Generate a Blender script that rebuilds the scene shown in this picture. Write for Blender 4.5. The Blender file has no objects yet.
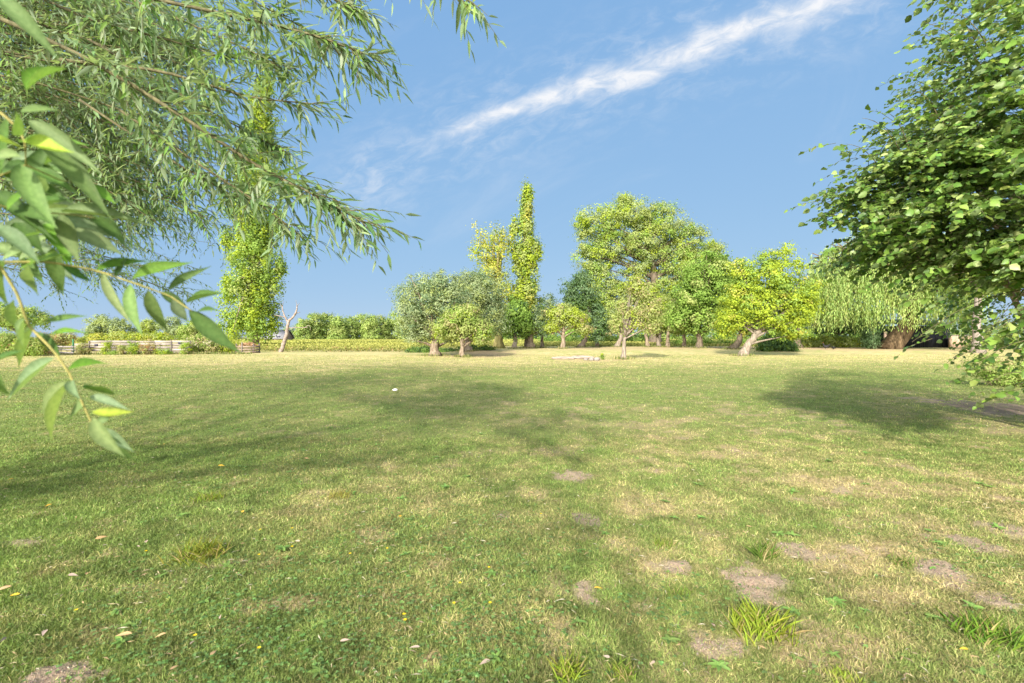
import bpy, math, random
import numpy as np
from mathutils import Vector

# ------------------------------------------------------------------ camera, world, sun, exposure
F = 470.0          # focal length in pixels of a 1024 px wide frame
H = 1.5            # eye height
HZ = 337.0         # horizon row
scene = bpy.context.scene
C = scene.collection

cam_d = bpy.data.cameras.new('camera')
cam_d.sensor_width = 36.0
cam_d.lens = F / 1024 * 36.0
cam_d.shift_y = -(341.5 - HZ) / 1024
cam_d.clip_start = 0.05
cam_d.clip_end = 6000
cam_d.dof.use_dof = True            # a small real-lens softness on the twigs close to the lens
cam_d.dof.focus_distance = 12.0
cam_d.dof.aperture_fstop = 4.5
cam = bpy.data.objects.new('camera', cam_d)
C.objects.link(cam)
cam.location = (0, 0, H)
cam.rotation_euler = (math.radians(90), 0, 0)
scene.camera = cam

EXPO = 1.75
SUN_EL, SUN_AZ = math.radians(27), math.radians(22)    # light travels towards +Y and a little +X
sun_d = bpy.data.lights.new('sun', 'SUN')
sun_d.energy = 2.8
sun_d.angle = math.radians(1.8)
sun_d.color = (1.0, 0.93, 0.80)
sun = bpy.data.objects.new('sun', sun_d)
C.objects.link(sun)
_dir = Vector((math.sin(SUN_AZ) * math.cos(SUN_EL), math.cos(SUN_AZ) * math.cos(SUN_EL), -math.sin(SUN_EL)))
sun.rotation_euler = _dir.to_track_quat('-Z', 'Y').to_euler()
sun.location = (-20, -40, 40)

world = bpy.data.worlds.new('World')
scene.world = world
world.use_nodes = True
wt = world.node_tree
wt.nodes.clear()


class NT:
    """small helper for writing node trees"""
    def __init__(s, tree): s.t = tree
    def n(s, kind, **kw):
        nd = s.t.nodes.new(kind)
        for k, v in kw.items(): setattr(nd, k, v)
        return nd
    def put(s, sock, v):
        if isinstance(v, bpy.types.NodeSocket): s.t.links.new(v, sock)
        else: sock.default_value = v
    def m(s, op, a, b=0.0, c=0.0, clamp=False):
        nd = s.n('ShaderNodeMath', operation=op); nd.use_clamp = clamp
        s.put(nd.inputs[0], a); s.put(nd.inputs[1], b)
        if op in ('MULTIPLY_ADD',): s.put(nd.inputs[2], c)
        return nd.outputs[0]
    def mix(s, f, a, b, mode='MIX'):
        nd = s.n('ShaderNodeMix', data_type='RGBA', blend_type=mode)
        s.put(nd.inputs[0], f); s.put(nd.inputs[6], a); s.put(nd.inputs[7], b)
        return nd.outputs[2]
    def ss(s, v, a, b):
        nd = s.n('ShaderNodeMapRange', interpolation_type='SMOOTHSTEP')
        s.put(nd.inputs[0], v); s.put(nd.inputs[1], a); s.put(nd.inputs[2], b)
        return nd.outputs[0]
    def noise(s, vec, scale, detail=3.0, rough=0.55, dist=0.0):
        nd = s.n('ShaderNodeTexNoise')
        if vec is not None: s.put(nd.inputs['Vector'], vec)
        s.put(nd.inputs['Scale'], scale); s.put(nd.inputs['Detail'], detail)
        s.put(nd.inputs['Roughness'], rough); s.put(nd.inputs['Distortion'], dist)
        return nd.outputs['Fac']


w = NT(wt)
sky = w.n('ShaderNodeTexSky', sky_type='NISHITA')
sky.sun_disc = False
sky.sun_elevation = SUN_EL
sky.sun_rotation = math.pi + SUN_AZ
sky.altitude = 1000.0
sky.air_density = 1.0
sky.dust_density = 0.0
sky.ozone_density = 5.0
# thin cirrus streak: a density in sky direction, drawn out along one heading
tc = w.n('ShaderNodeTexCoord')
sx = w.n('ShaderNodeSeparateXYZ'); w.put(sx.inputs[0], tc.outputs['Generated'])
yy = w.m('MAXIMUM', sx.outputs[1], 0.02)
qx = w.m('DIVIDE', sx.outputs[0], yy)
qz = w.m('DIVIDE', sx.outputs[2], yy)
ax, az = (430 - 512) / F, (HZ - 142) / F
bx, bz = (850 - 512) / F, (HZ + 8) / F
L = math.hypot(bx - ax, bz - az); ex, ez = (bx - ax) / L, (bz - az) / L
dx = w.m('SUBTRACT', qx, ax); dz = w.m('SUBTRACT', qz, az)
al = w.m('ADD', w.m('MULTIPLY', dx, ex), w.m('MULTIPLY', dz, ez))
pe = w.m('SUBTRACT', w.m('MULTIPLY', dz, ex), w.m('MULTIPLY', dx, ez))
cv = w.n('ShaderNodeCombineXYZ'); w.put(cv.inputs[0], al); w.put(cv.inputs[1], pe)
mp = w.n('ShaderNodeMapping'); w.put(mp.inputs[0], cv.outputs[0]); mp.inputs['Scale'].default_value = (2.0, 5.0, 1)
big = w.noise(mp.outputs[0], 1.6, 6.0, 0.6, 0.5)
mp2 = w.n('ShaderNodeMapping'); w.put(mp2.inputs[0], cv.outputs[0]); mp2.inputs['Scale'].default_value = (7.0, 16.0, 1)
mp2.inputs['Rotation'].default_value = (0, 0, 0.5)
fine = w.noise(mp2.outputs[0], 2.2, 6.0, 0.65, 0.6)
pew = w.m('ADD', pe, w.m('MULTIPLY', w.m('SUBTRACT', big, 0.5), 0.085))
wid = w.m('ADD', 0.013, w.m('MULTIPLY', w.ss(al, 0.0, 0.6), 0.015))
core = w.m('POWER', 2.718, w.m('MULTIPLY', w.m('POWER', w.m('ABSOLUTE', w.m('DIVIDE', pew, wid)), 2.0), -1.0))
ends = w.m('MULTIPLY', w.ss(al, -0.08, 0.16), w.m('SUBTRACT', 1.0, w.m('MULTIPLY', w.ss(al, 0.62, 1.0), 0.45)))
streak = w.m('MULTIPLY', w.m('MULTIPLY', core, ends), w.ss(fine, 0.03, 0.62))
halo = w.m('POWER', 2.718, w.m('MULTIPLY', w.m('POWER', w.m('ABSOLUTE', w.m('DIVIDE', pew, 0.10)), 2.0), -1.0))
halo = w.m('MULTIPLY', w.m('MULTIPLY', halo, w.ss(al, -0.25, 0.1)), w.m('MULTIPLY', w.ss(fine, 0.40, 0.8), 0.35))
mp3 = w.n('ShaderNodeMapping'); w.put(mp3.inputs[0], cv.outputs[0]); mp3.inputs['Scale'].default_value = (1.2, 3.2, 1)
veil = w.m('MULTIPLY', w.ss(w.noise(mp3.outputs[0], 1.5, 6.0, 0.6, 0.8), 0.52, 0.85), 0.22)
cl = w.m('ADD', w.m('MULTIPLY', streak, 0.85), w.m('ADD', halo, veil), clamp=True)
wx = w.m('DIVIDE', w.m('SUBTRACT', qx, -0.295), 0.085); wz = w.m('DIVIDE', w.m('SUBTRACT', qz, 0.335), 0.075)
wisp = w.m('POWER', 2.718, w.m('MULTIPLY', w.m('ADD', w.m('MULTIPLY', wx, wx), w.m('MULTIPLY', wz, wz)), -1.0))
cl = w.m('ADD', cl, w.m('MULTIPLY', w.m('MULTIPLY', wisp, w.ss(fine, 0.3, 0.75)), 0.42), clamp=True)
cl = w.m('MULTIPLY', cl, w.ss(sx.outputs[1], 0.05, 0.3), clamp=True)
SKY_STR = 0.1
kk = 1 / (SKY_STR * 2 ** EXPO)
# a clear late-summer sky: the physical sky with its steep brightening to the horizon evened out
sp_ = w.n('ShaderNodeSeparateColor'); w.put(sp_.inputs[0], sky.outputs[0])
cb = w.n('ShaderNodeCombineColor')
for ch, (k_, e_) in enumerate(((0.277, 0.29), (0.435, 0.185), (0.71, 0.08))):
    w.put(cb.inputs[ch], w.m('MULTIPLY', w.m('POWER', sp_.outputs[ch], e_), k_ * kk))
# bright fill added to the unseen sun-side sky, to lift the shadows
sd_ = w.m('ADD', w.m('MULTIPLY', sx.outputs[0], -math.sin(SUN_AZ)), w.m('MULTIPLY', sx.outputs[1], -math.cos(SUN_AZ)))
sunside_fill = w.m('MULTIPLY', w.ss(sd_, 0.05, 0.75), w.ss(sx.outputs[2], -0.02, 0.10))
skyb = w.mix(sunside_fill, cb.outputs[0], (4.3 * kk, 4.2 * kk, 3.95 * kk, 1))
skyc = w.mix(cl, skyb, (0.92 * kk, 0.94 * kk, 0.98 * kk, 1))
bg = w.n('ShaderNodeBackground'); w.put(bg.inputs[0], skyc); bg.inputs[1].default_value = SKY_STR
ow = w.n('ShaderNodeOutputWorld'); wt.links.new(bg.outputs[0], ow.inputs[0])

vs = scene.view_settings
vs.view_transform = 'Standard'
vs.look = 'None'
vs.exposure = EXPO
vs.gamma = 1.0
vs.use_curve_mapping = False
scene.cycles.use_denoising = True
scene.cycles.max_bounces = 6
scene.cycles.diffuse_bounces = 3
scene.cycles.transmission_bounces = 4
scene.cycles.glossy_bounces = 2
scene.cycles.sample_clamp_indirect = 6

# ------------------------------------------------------------------ helpers
RNG = np.random.default_rng(7)


def W(px, py, Y):
    return np.array([(px - 512) / F * Y, Y, H - (py - HZ) / F * Y])


def sstep(v, a, b):
    t = np.clip((np.asarray(v, float) - a) / (b - a), 0, 1)
    return t * t * (3 - 2 * t)


def gz(x, y):
    """height of the lawn"""
    m = 0.20 * sstep(x, -7.5, -4.0) * sstep(y, 40, 45) * (1 - sstep(y, 62, 80))
    return m + 0.012 * np.sin(x * 0.9 + 1.3) * np.sin(y * 0.7) + 0.02 * np.sin(x * 0.21) * np.sin(y * 0.17 + 1)


_tab = np.random.default_rng(99).random((256, 256))


def vnoise(x, y):
    xi = np.floor(x).astype(int); yi = np.floor(y).astype(int)
    fx = x - xi; fy = y - yi
    fx = fx * fx * (3 - 2 * fx); fy = fy * fy * (3 - 2 * fy)
    a = _tab[xi & 255, yi & 255]; b = _tab[(xi + 1) & 255, yi & 255]
    c = _tab[xi & 255, (yi + 1) & 255]; d = _tab[(xi + 1) & 255, (yi + 1) & 255]
    return (a * (1 - fx) + b * fx) * (1 - fy) + (c * (1 - fx) + d * fx) * fy


def fbm(x, y, o=4):
    s = 0; a = 0.5; t = 0
    for i in range(o):
        s = s + a * vnoise(x + 17.3 * i, y + 5.7 * i); t += a
        x = x * 2.03; y = y * 2.03; a *= 0.5
    return s / t


def np_mesh(name, V, faces, mat, parent=None, col=None, smooth=False):
    """faces: list of int arrays (n, k)"""
    V = np.asarray(V, np.float32)
    me = bpy.data.meshes.new(name)
    me.vertices.add(len(V)); me.vertices.foreach_set('co', V.ravel())
    fl = [np.asarray(f, np.int32) for f in faces if len(f)]
    tot = np.concatenate([np.full(len(f), f.shape[1], np.int32) for f in fl])
    loops = np.concatenate([f.ravel() for f in fl])
    me.loops.add(len(loops)); me.loops.foreach_set('vertex_index', loops)
    me.polygons.add(len(tot))
    st = np.zeros(len(tot), np.int32); st[1:] = np.cumsum(tot)[:-1]
    me.polygons.foreach_set('loop_start', st)
    me.polygons.foreach_set('loop_total', tot)
    if smooth: me.polygons.foreach_set('use_smooth', np.ones(len(tot), bool))
    if col is not None:
        a = me.attributes.new('tint', 'FLOAT_COLOR', 'POINT')
        c4 = np.ones((len(V), 4), np.float32); c4[:, :3] = col
        a.data.foreach_set('color', c4.ravel())
    me.update(calc_edges=True)
    if len(V) < 400000: me.validate()
    if mat: me.materials.append(mat)
    o = bpy.data.objects.new(name, me)
    C.objects.link(o)
    if parent is not None: o.parent = parent
    return o


class MB:
    """collects geometry for ONE mesh"""
    def __init__(s): s.V = []; s.F = {}; s.C = []; s.n = 0
    def add(s, V, faces, col=None):
        V = np.asarray(V, float)
        s.V.append(V)
        for f in faces:
            f = np.asarray(f, int)
            if len(f): s.F.setdefault(f.shape[1], []).append(f + s.n)
        c = np.ones((len(V), 3)) * (np.asarray(col) if col is not None else np.ones(3))
        s.C.append(c); s.n += len(V)
    def tube(s, P, R, seg=7, col=None, wob=0.0, rng=RNG):
        P = np.asarray(P, float); R = np.asarray(R, float) * np.ones(len(P))
        T = np.gradient(P, axis=0); T /= np.linalg.norm(T, axis=1)[:, None] + 1e-9
        ref = np.array([0, 0, 1.0]) if abs(T[:, 2]).mean() < 0.8 else np.array([1.0, 0, 0])
        A = np.cross(T, ref); A /= np.linalg.norm(A, axis=1)[:, None] + 1e-9
        B = np.cross(T, A)
        th = np.linspace(0, 2 * np.pi, seg, endpoint=False)
        rr = R[:, None] * (1 + wob * rng.uniform(-1, 1, (len(P), seg)))
        V = P[:, None, :] + rr[..., None] * (np.cos(th)[None, :, None] * A[:, None, :] + np.sin(th)[None, :, None] * B[:, None, :])
        V = V.reshape(-1, 3)
        q = []
        for i in range(len(P) - 1):
            for j in range(seg):
                q.append((i * seg + j, i * seg + (j + 1) % seg, (i + 1) * seg + (j + 1) % seg, (i + 1) * seg + j))
        s.add(V, [q, np.arange(seg)[::-1][None, :] if seg > 2 else [], ((len(P) - 1) * seg + np.arange(seg))[None, :]], col)
    def box(s, c, d, col=None, rz=0.0, tilt=0.0):
        c = np.asarray(c, float); d = np.asarray(d, float) / 2
        V = np.array([[x, y, z] for x in (-1, 1) for y in (-1, 1) for z in (-1, 1)], float) * d
        if tilt:
            ct, st = math.cos(tilt), math.sin(tilt)
            V = np.stack([V[:, 0] * ct + V[:, 2] * st, V[:, 1], -V[:, 0] * st + V[:, 2] * ct], 1)
        cz, sz = math.cos(rz), math.sin(rz)
        V = np.stack([V[:, 0] * cz - V[:, 1] * sz, V[:, 0] * sz + V[:, 1] * cz, V[:, 2]], 1) + c
        s.add(V, [[(0, 1, 3, 2), (4, 6, 7, 5), (0, 4, 5, 1), (2, 3, 7, 6), (0, 2, 6, 4), (1, 5, 7, 3)]], col)
    def leaves(s, pos, d, nrm, ln, wd, tmpl, col, rib=0.0):
        """instances of a leaf template (verts along +x with normal +z)"""
        TV, TF = tmpl
        pos = np.asarray(pos, float); n = len(pos)
        if n == 0: return
        d = d / (np.linalg.norm(d, axis=1)[:, None] + 1e-9)
        b = np.cross(nrm, d); b /= np.linalg.norm(b, axis=1)[:, None] + 1e-9
        nn = np.cross(d, b)
        ln = np.asarray(ln) * np.ones(n); wd = np.asarray(wd) * np.ones(n)
        k = len(TV)
        V = pos[:, None, :] + (TV[None, :, 0] * ln[:, None])[..., None] * d[:, None, :] \
            + (TV[None, :, 1] * wd[:, None])[..., None] * b[:, None, :] \
            + (TV[None, :, 2] * ln[:, None])[..., None] * nn[:, None, :]
        off = (np.arange(n) * k)[:, None, None]
        faces = [(np.asarray(f)[None] + off).reshape(-1, np.asarray(f).shape[1]) for f in TF]
        c = np.repeat(np.asarray(col, float) * np.ones((n, 3)), k, axis=0)
        if rib: c = c * np.tile(np.where(np.arange(k) % 3 == 1, 1 + rib, 1 - rib * 0.15), n)[:, None]
        s.add(V.reshape(-1, 3), faces, c)
    def build(s, name, mat, parent=None, smooth=False):
        V = np.concatenate(s.V); Cc = np.concatenate(s.C)
        return np_mesh(name, V, [np.concatenate(f) for f in s.F.values()], mat, parent, Cc, smooth)


def lance(rows, bend=0.0, fold=0.15, ovate=False, side=0.0, wave=0.0):
    """lanceolate or ovate leaf blade, unit length, unit width"""
    V = []; f = []
    for i, t in enumerate(rows):
        if ovate: wv = 0.5 * (math.sin(math.pi * t ** 0.80) ** 0.78) * (1 + (0.10 if i % 2 else -0.06)) if 0 < t < 1 else 0.02
        else: wv = 0.5 * math.sin(math.pi * t ** 0.68) ** 1.15 if 0 < t < 1 else 0.015
        z = -bend * t * t
        c = side * math.sin(math.pi * t)
        zw = wave * math.sin(t * 9 + 1)
        V += [(t, c - wv, z + fold * wv * 0.5 + zw), (t, c, z), (t, c + wv, z + fold * wv * 0.5 - zw)]
    for i in range(len(rows) - 1):
        a = 3 * i
        f += [(a, a + 3, a + 4, a + 1), (a + 1, a + 4, a + 5, a + 2)]
    return np.array(V, float), [f]


DIAMOND = (np.array([(0, 0, 0), (0.45, -0.5, 0.07), (1, 0, -0.08), (0.5, 0.5, 0.07)], float), [[(0, 1, 2, 3)]])
LANCE3 = lance((0, 0.3, 0.65, 1), 0.12)
LANCE5 = lance((0, 0.12, 0.3, 0.5, 0.7, 0.87, 1), 0.18, 0.25)
OVATE = lance((0, 0.07, 0.2, 0.36, 0.52, 0.68, 0.84, 1), 0.22, 0.30, True, 0.03, 0.035)
OVATE2 = lance((0, 0.10, 0.26, 0.42, 0.6, 0.74, 0.88, 1), -0.05, 0.55, True, -0.05, 0.05)


def tag(o, label=None, cat=None, group=None, kind=None):
    if label: o['label'] = label
    if cat: o['category'] = cat
    if group: o['group'] = group
    if kind: o['kind'] = kind
    return o


def thing(name, label, cat, loc, group=None):
    o = bpy.data.objects.new(name, None)
    o.empty_display_size = 0.3
    C.objects.link(o)
    o.location = loc
    return tag(o, label, cat, group)


def under(root, o):
    """parent o (built in world coordinates) to root and keep it where it is"""
    o.parent = root
    o.matrix_parent_inverse.identity()
    v = np.empty(len(o.data.vertices) * 3, np.float32)
    o.data.vertices.foreach_get('co', v)
    v = v.reshape(-1, 3) - np.array(root.location, np.float32)
    o.data.vertices.foreach_set('co', v.ravel())
    o.data.update()
    return o


def jit(col, n, amt, rng):
    col = np.asarray(col, float)
    k = 1 + amt * rng.uniform(-1, 1, (n, 1))
    h = 1 + amt * 0.35 * rng.uniform(-1, 1, (n, 3))
    return np.clip(col * k * h, 0, 1)


# ------------------------------------------------------------------ materials
def base_mat(name):
    m = bpy.data.materials.new(name); m.use_nodes = True
    m.node_tree.nodes.clear()
    return m, NT(m.node_tree)


def leaf_mat(name, trans=0.35, under_col=None, under_mix=0.0, rough=0.55, spec=0.25, veins=False):
    m, t = base_mat(name)
    at = t.n('ShaderNodeAttribute', attribute_name='tint')
    col = at.outputs['Color']
    if under_col:
        ge = t.n('ShaderNodeNewGeometry')
        col = t.mix(t.m('MULTIPLY', ge.outputs['Backfacing'], under_mix), col, (*under_col, 1))
    if veins:
        tc = t.n('ShaderNodeTexCoord')
        f = t.noise(tc.outputs['Object'], 180.0, 2.0)
        g = t.noise(tc.outputs['Object'], 420.0, 2.0, 0.6)
        col = t.mix(t.m('MULTIPLY', t.ss(g, 0.66, 0.74), 0.7), col, (0.20, 0.15, 0.06, 1))
        col = t.mix(t.ss(f, 0.3, 0.7), t.mix(1.0, col, (0.82, 0.86, 0.8, 1), 'MULTIPLY'), t.mix(1.0, col, (1.14, 1.1, 1.1, 1), 'MULTIPLY'))
    p = t.n('ShaderNodeBsdfPrincipled')
    t.put(p.inputs['Base Color'], col)
    p.inputs['Roughness'].default_value = rough
    p.inputs['Specular IOR Level'].default_value = spec
    tr = t.n('ShaderNodeBsdfTranslucent')
    t.put(tr.inputs[0], t.mix(1.0, col, (1.25, 1.3, 0.6, 1), 'MULTIPLY'))
    mx = t.n('ShaderNodeMixShader'); mx.inputs[0].default_value = trans
    t.t.links.new(p.outputs[0], mx.inputs[1]); t.t.links.new(tr.outputs[0], mx.inputs[2])
    o = t.n('ShaderNodeOutputMaterial'); t.t.links.new(mx.outputs[0], o.inputs[0])
    return m


def rough_mat(name, c1, c2, scale=6.0, stretch=(1, 1, 0.25), bump=0.4, rough=0.9, attr=False, detail=6.0):
    m, t = base_mat(name)
    tc = t.n('ShaderNodeTexCoord')
    mp = t.n('ShaderNodeMapping'); t.put(mp.inputs[0], tc.outputs['Object']); mp.inputs['Scale'].default_value = stretch
    f = t.noise(mp.outputs[0], scale, detail, 0.65, 0.4)
    ff = t.ss(f, 0.3, 0.7)
    col = t.mix(ff, (*c1, 1), (*c2, 1))
    if attr:
        at = t.n('ShaderNodeAttribute', attribute_name='tint')
        col = t.mix(1.0, col, at.outputs['Color'], 'MULTIPLY')
    p = t.n('ShaderNodeBsdfPrincipled'); t.put(p.inputs['Base Color'], col)
    p.inputs['Roughness'].default_value = rough; p.inputs['Specular IOR Level'].default_value = 0.2
    b = t.n('ShaderNodeBump'); b.inputs['Strength'].default_value = bump; b.inputs['Distance'].default_value = 0.03
    t.put(b.inputs['Height'], f); t.put(p.inputs['Normal'], b.outputs[0])
    o = t.n('ShaderNodeOutputMaterial'); t.t.links.new(p.outputs[0], o.inputs[0])
    return m


M_LEAF = leaf_mat('tree_leaf', 0.44, rough=0.7, spec=0.1)
M_WILLOW = leaf_mat('willow_leaf', 0.42, (0.30, 0.36, 0.27), 0.55, 0.5, 0.3)
M_NEAR = leaf_mat('willow_leaf_close', 0.34, (0.22, 0.30, 0.18), 0.32, 0.6, 0.2, veins=True)
M_HAZEL = leaf_mat('hazel_leaf', 0.34, (0.21, 0.27, 0.13), 0.55, 0.42, 0.35)
M_GRASS = leaf_mat('grass_blade', 0.30, rough=0.6, spec=0.2)
M_DRYLEAF = leaf_mat('fallen_leaf', 0.15, rough=0.7, spec=0.2)
M_BARK = rough_mat('bark', (0.11, 0.08, 0.055), (0.30, 0.24, 0.18), 8.0)
M_BARKD = rough_mat('dark_bark', (0.07, 0.055, 0.04), (0.19, 0.15, 0.11), 7.0)
M_BARKP = rough_mat('pale_bark', (0.12, 0.095, 0.072), (0.31, 0.26, 0.21), 9.0)
M_BARKM = rough_mat('mossy_bark', (0.16, 0.14, 0.05), (0.36, 0.31, 0.14), 6.0)
M_BARKW = rough_mat('furrowed_bark', (0.05, 0.034, 0.020), (0.19, 0.13, 0.075), 3.5, (1, 1, 0.2), 0.8)
M_TWIG = rough_mat('twig', (0.075, 0.068, 0.035), (0.155, 0.138, 0.070), 30.0)
M_TWIGY = rough_mat('green_twig', (0.21, 0.20, 0.06), (0.34, 0.29, 0.10), 40.0)
M_WOODG = rough_mat('grey_board', (0.23, 0.20, 0.185), (0.43, 0.39, 0.37), 5.0, (0.3, 1, 3), 0.3, attr=True)
M_POST = rough_mat('dark_post', (0.09, 0.08, 0.07), (0.20, 0.17, 0.15), 8.0)
M_GREENPOST = rough_mat('green_painted_post', (0.03, 0.12, 0.06), (0.06, 0.18, 0.09), 8.0)
M_BLACKWOOD = rough_mat('black_stained_board', (0.010, 0.010, 0.013), (0.030, 0.030, 0.036), 5.0, (3, 3, 0.2), 0.3, 0.7)
M_BRICK = rough_mat('old_brick', (0.34, 0.22, 0.15), (0.50, 0.38, 0.28), 9.0, (1, 1, 1), 0.4)
M_ROOF = rough_mat('roof_sheet', (0.15, 0.15, 0.17), (0.26, 0.255, 0.265), 3.0)
M_DRYTOP = rough_mat('dry_clippings', (0.30, 0.18, 0.10), (0.52, 0.36, 0.22), 14.0, (1, 1, 1), 0.8)
M_STONE = rough_mat('stone', (0.16, 0.14, 0.125), (0.30, 0.27, 0.245), 6.0, (1, 1, 1), 0.5)
M_DEADWOOD = rough_mat('weathered_wood', (0.14, 0.105, 0.08), (0.33, 0.27, 0.235), 6.0, (0.3, 1, 1), 0.5)
M_HEN = rough_mat('black_feathers', (0.010, 0.010, 0.011), (0.03, 0.028, 0.03), 20.0, rough=0.6)
M_COMB = rough_mat('red_comb', (0.35, 0.03, 0.02), (0.5, 0.06, 0.04), 20.0)
M_PAPER = rough_mat('white_scrap', (0.66, 0.64, 0.64), (0.8, 0.79, 0.8), 20.0, (1, 1, 1), 0.2)
M_WALL = rough_mat('far_wall', (0.22, 0.15, 0.12), (0.32, 0.25, 0.21), 3.0)
M_DARK = rough_mat('dark_panel', (0.03, 0.03, 0.045), (0.06, 0.06, 0.09), 6.0)
M_SOILTUFT = rough_mat('ground_soil', (0.16, 0.12, 0.09), (0.26, 0.21, 0.16), 20.0, (1, 1, 1), 0.6)


def ground_mat(name, attr=True, far=False):
    m, t = base_mat(name)
    tc = t.n('ShaderNodeTexCoord')
    ob = tc.outputs['Object']
    if attr:
        at = t.n('ShaderNodeAttribute', attribute_name='tint'); col = at.outputs['Color']
    else:
        col = t.mix(t.ss(t.noise(ob, 0.12, 5.0), 0.35, 0.65), (0.17, 0.19, 0.06, 1), (0.30, 0.27, 0.12, 1))
    n1 = t.noise(ob, 85.0, 4.0, 0.7)
    n2 = t.noise(ob, 9.0, 5.0, 0.7)
    col = t.mix(1.0, col, t.mix(t.ss(n1, 0.3, 0.7), (0.72, 0.74, 0.70, 1), (1.28, 1.26, 1.26, 1)), 'MULTIPLY')
    col = t.mix(1.0, col, t.mix(t.ss(n2, 0.3, 0.7), (0.84, 0.90, 0.82, 1), (1.16, 1.10, 1.16, 1)), 'MULTIPLY')
    p = t.n('ShaderNodeBsdfPrincipled'); t.put(p.inputs['Base Color'], col)
    p.inputs['Roughness'].default_value = 0.95; p.inputs['Specular IOR Level'].default_value = 0.1
    b = t.n('ShaderNodeBump'); b.inputs['Strength'].default_value = 0.6; b.inputs['Distance'].default_value = 0.02
    t.put(b.inputs['Height'], t.m('ADD', n1, n2)); t.put(p.inputs['Normal'], b.outputs[0])
    o = t.n('ShaderNodeOutputMaterial'); t.t.links.new(p.outputs[0], o.inputs[0])
    return m


M_LAWN = ground_mat('lawn_surface')
M_GROUND = ground_mat('open_ground', attr=False)

# ------------------------------------------------------------------ lawn fields: dryness and bare soil, in ground coordinates
def G(px, py):
    Y = H * F / (py - HZ)
    return (px - 512) / F * Y, Y


BARE = [  # px, py, rx, ry, strength, kind (0 grey crumbly soil, 1 tan thatch)
    (584, 590, 26, 15, 1.0, 0), (567, 477, 22, 5, 0.9, 0), (677, 570, 15, 8, 0.9, 0), (755, 588, 34, 15, 0.95, 0),
    (797, 552, 19, 12, 0.9, 0), (938, 571, 25, 14, 1.0, 0), (978, 546, 16, 8, 0.9, 0), (1006, 530, 22, 9, 0.8, 0),
    (1000, 602, 16, 9, 0.9, 0), (55, 674, 46, 15, 1.0, 0), (500, 517, 12, 5, 0.7, 0), (588, 521, 14, 7, 0.8, 0),
    (428, 663, 12, 11, 0.8, 1), (30, 540, 26, 4, 0.7, 0), (815, 655, 62, 26, 0.85, 1), (880, 490, 44, 10, 0.7, 1),
    (705, 455, 44, 5, 0.7, 1), (560, 450, 30, 5, 0.6, 1), (1004, 409, 46, 11, 1.0, 0), (300, 603, 44, 9, 0.8, 1),
    (225, 563, 36, 7, 0.7, 1), (150, 585, 40, 8, 0.6, 1), (705, 650, 50, 14, 0.9, 0), (560, 640, 14, 26, 0.7, 1),
    (380, 533, 24, 8, 0.6, 1), (650, 505, 30, 8, 0.5, 1), (870, 600, 40, 10, 0.6, 1), (920, 525, 30, 10, 0.6, 1),
    (960, 490, 30, 6, 0.6, 1), (620, 425, 40, 3, 0.5, 1), (310, 505, 30, 6, 0.5, 1), (540, 492, 30, 5, 0.6, 1),
    (120, 630, 40, 10, 0.5, 1), (870, 555, 30, 8, 0.5, 1), (780, 480, 30, 5, 0.5, 1), (590, 360, 34, 1.6, 0.6, 1),
    (482, 354.5, 36, 2.4, 1.0, 1), (740, 349.5, 70, 1.2, 0.8, 1), (850, 350.3, 95, 1.9, 1.0, 1), (790, 349.2, 70, 1.2, 1.0, 1), (620, 350, 90, 1.5, 0.7, 1),
]
_bw = []
for (px, py, rx, ry, st, kd) in BARE:
    x, y = G(px, py)
    y2 = G(px, py - ry)[1] - y
    kq = 0.90 if kd == 0 and py > 430 else 1.0
    _bw.append((x, y, kq * rx / F * y, kq * max(y2, 0.05), st, kd))


def bare_at(x, y):
    n = fbm(x * 2.6 + 40, y * 2.6 + 11, 4) - 0.5
    n2 = fbm(x * 11 + 4, y * 11 + 7, 3) - 0.5
    soil = np.zeros_like(x); tan = np.zeros_like(x)
    for (cx, cy, rx, ry, st, kd) in _bw:
        d = np.sqrt(((x - cx) / rx) ** 2 + ((y - cy) / ry) ** 2)
        v = st * (1 - sstep(d + n * 2.0 + n2 * 1.4, 0.50, 1.30))
        if kd == 0: soil = np.maximum(soil, v)
        else: tan = np.maximum(tan, v)
    # small random worn spots, commoner towards the right and near side
    wn = fbm(x * 1.3 + 71, y * 1.3 + 33, 4); wn2 = fbm(x * 4.2 + 13, y * 4.2 + 5, 3)
    more = 0.10 * sstep(x / np.maximum(y, 1), -0.5, 0.6)
    worn = sstep(wn * 0.45 + wn2 * 0.55 + more, 0.62, 0.78) * (1 - sstep(y, 9, 20))
    tan = np.maximum(tan, 0.6 * worn)
    soil = np.maximum(soil, 0.6 * sstep(wn * 0.4 + wn2 * 0.6 + more, 0.77, 0.86) * (1 - sstep(y, 6, 12)))
    return soil, tan


def clover_at(x, y):
    a = np.zeros_like(x)
    for (px, py, rx, ry) in ((330, 600, 170, 60), (440, 545, 110, 40), (230, 640, 120, 40), (700, 610, 60, 20), (300, 460, 80, 20), (470, 640, 80, 50), (960, 560, 50, 20)):
        cx, cy = G(px, py); r1 = rx / F * cy; r2 = G(px, py - ry)[1] - cy
        a = np.maximum(a, np.exp(-(((x - cx) / r1) ** 2 + ((y - cy) / r2) ** 2)))
    return np.clip(a * (0.2 + 1.5 * fbm(x * 2 + 9, y * 2 + 3, 3)), 0, 1)


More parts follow.
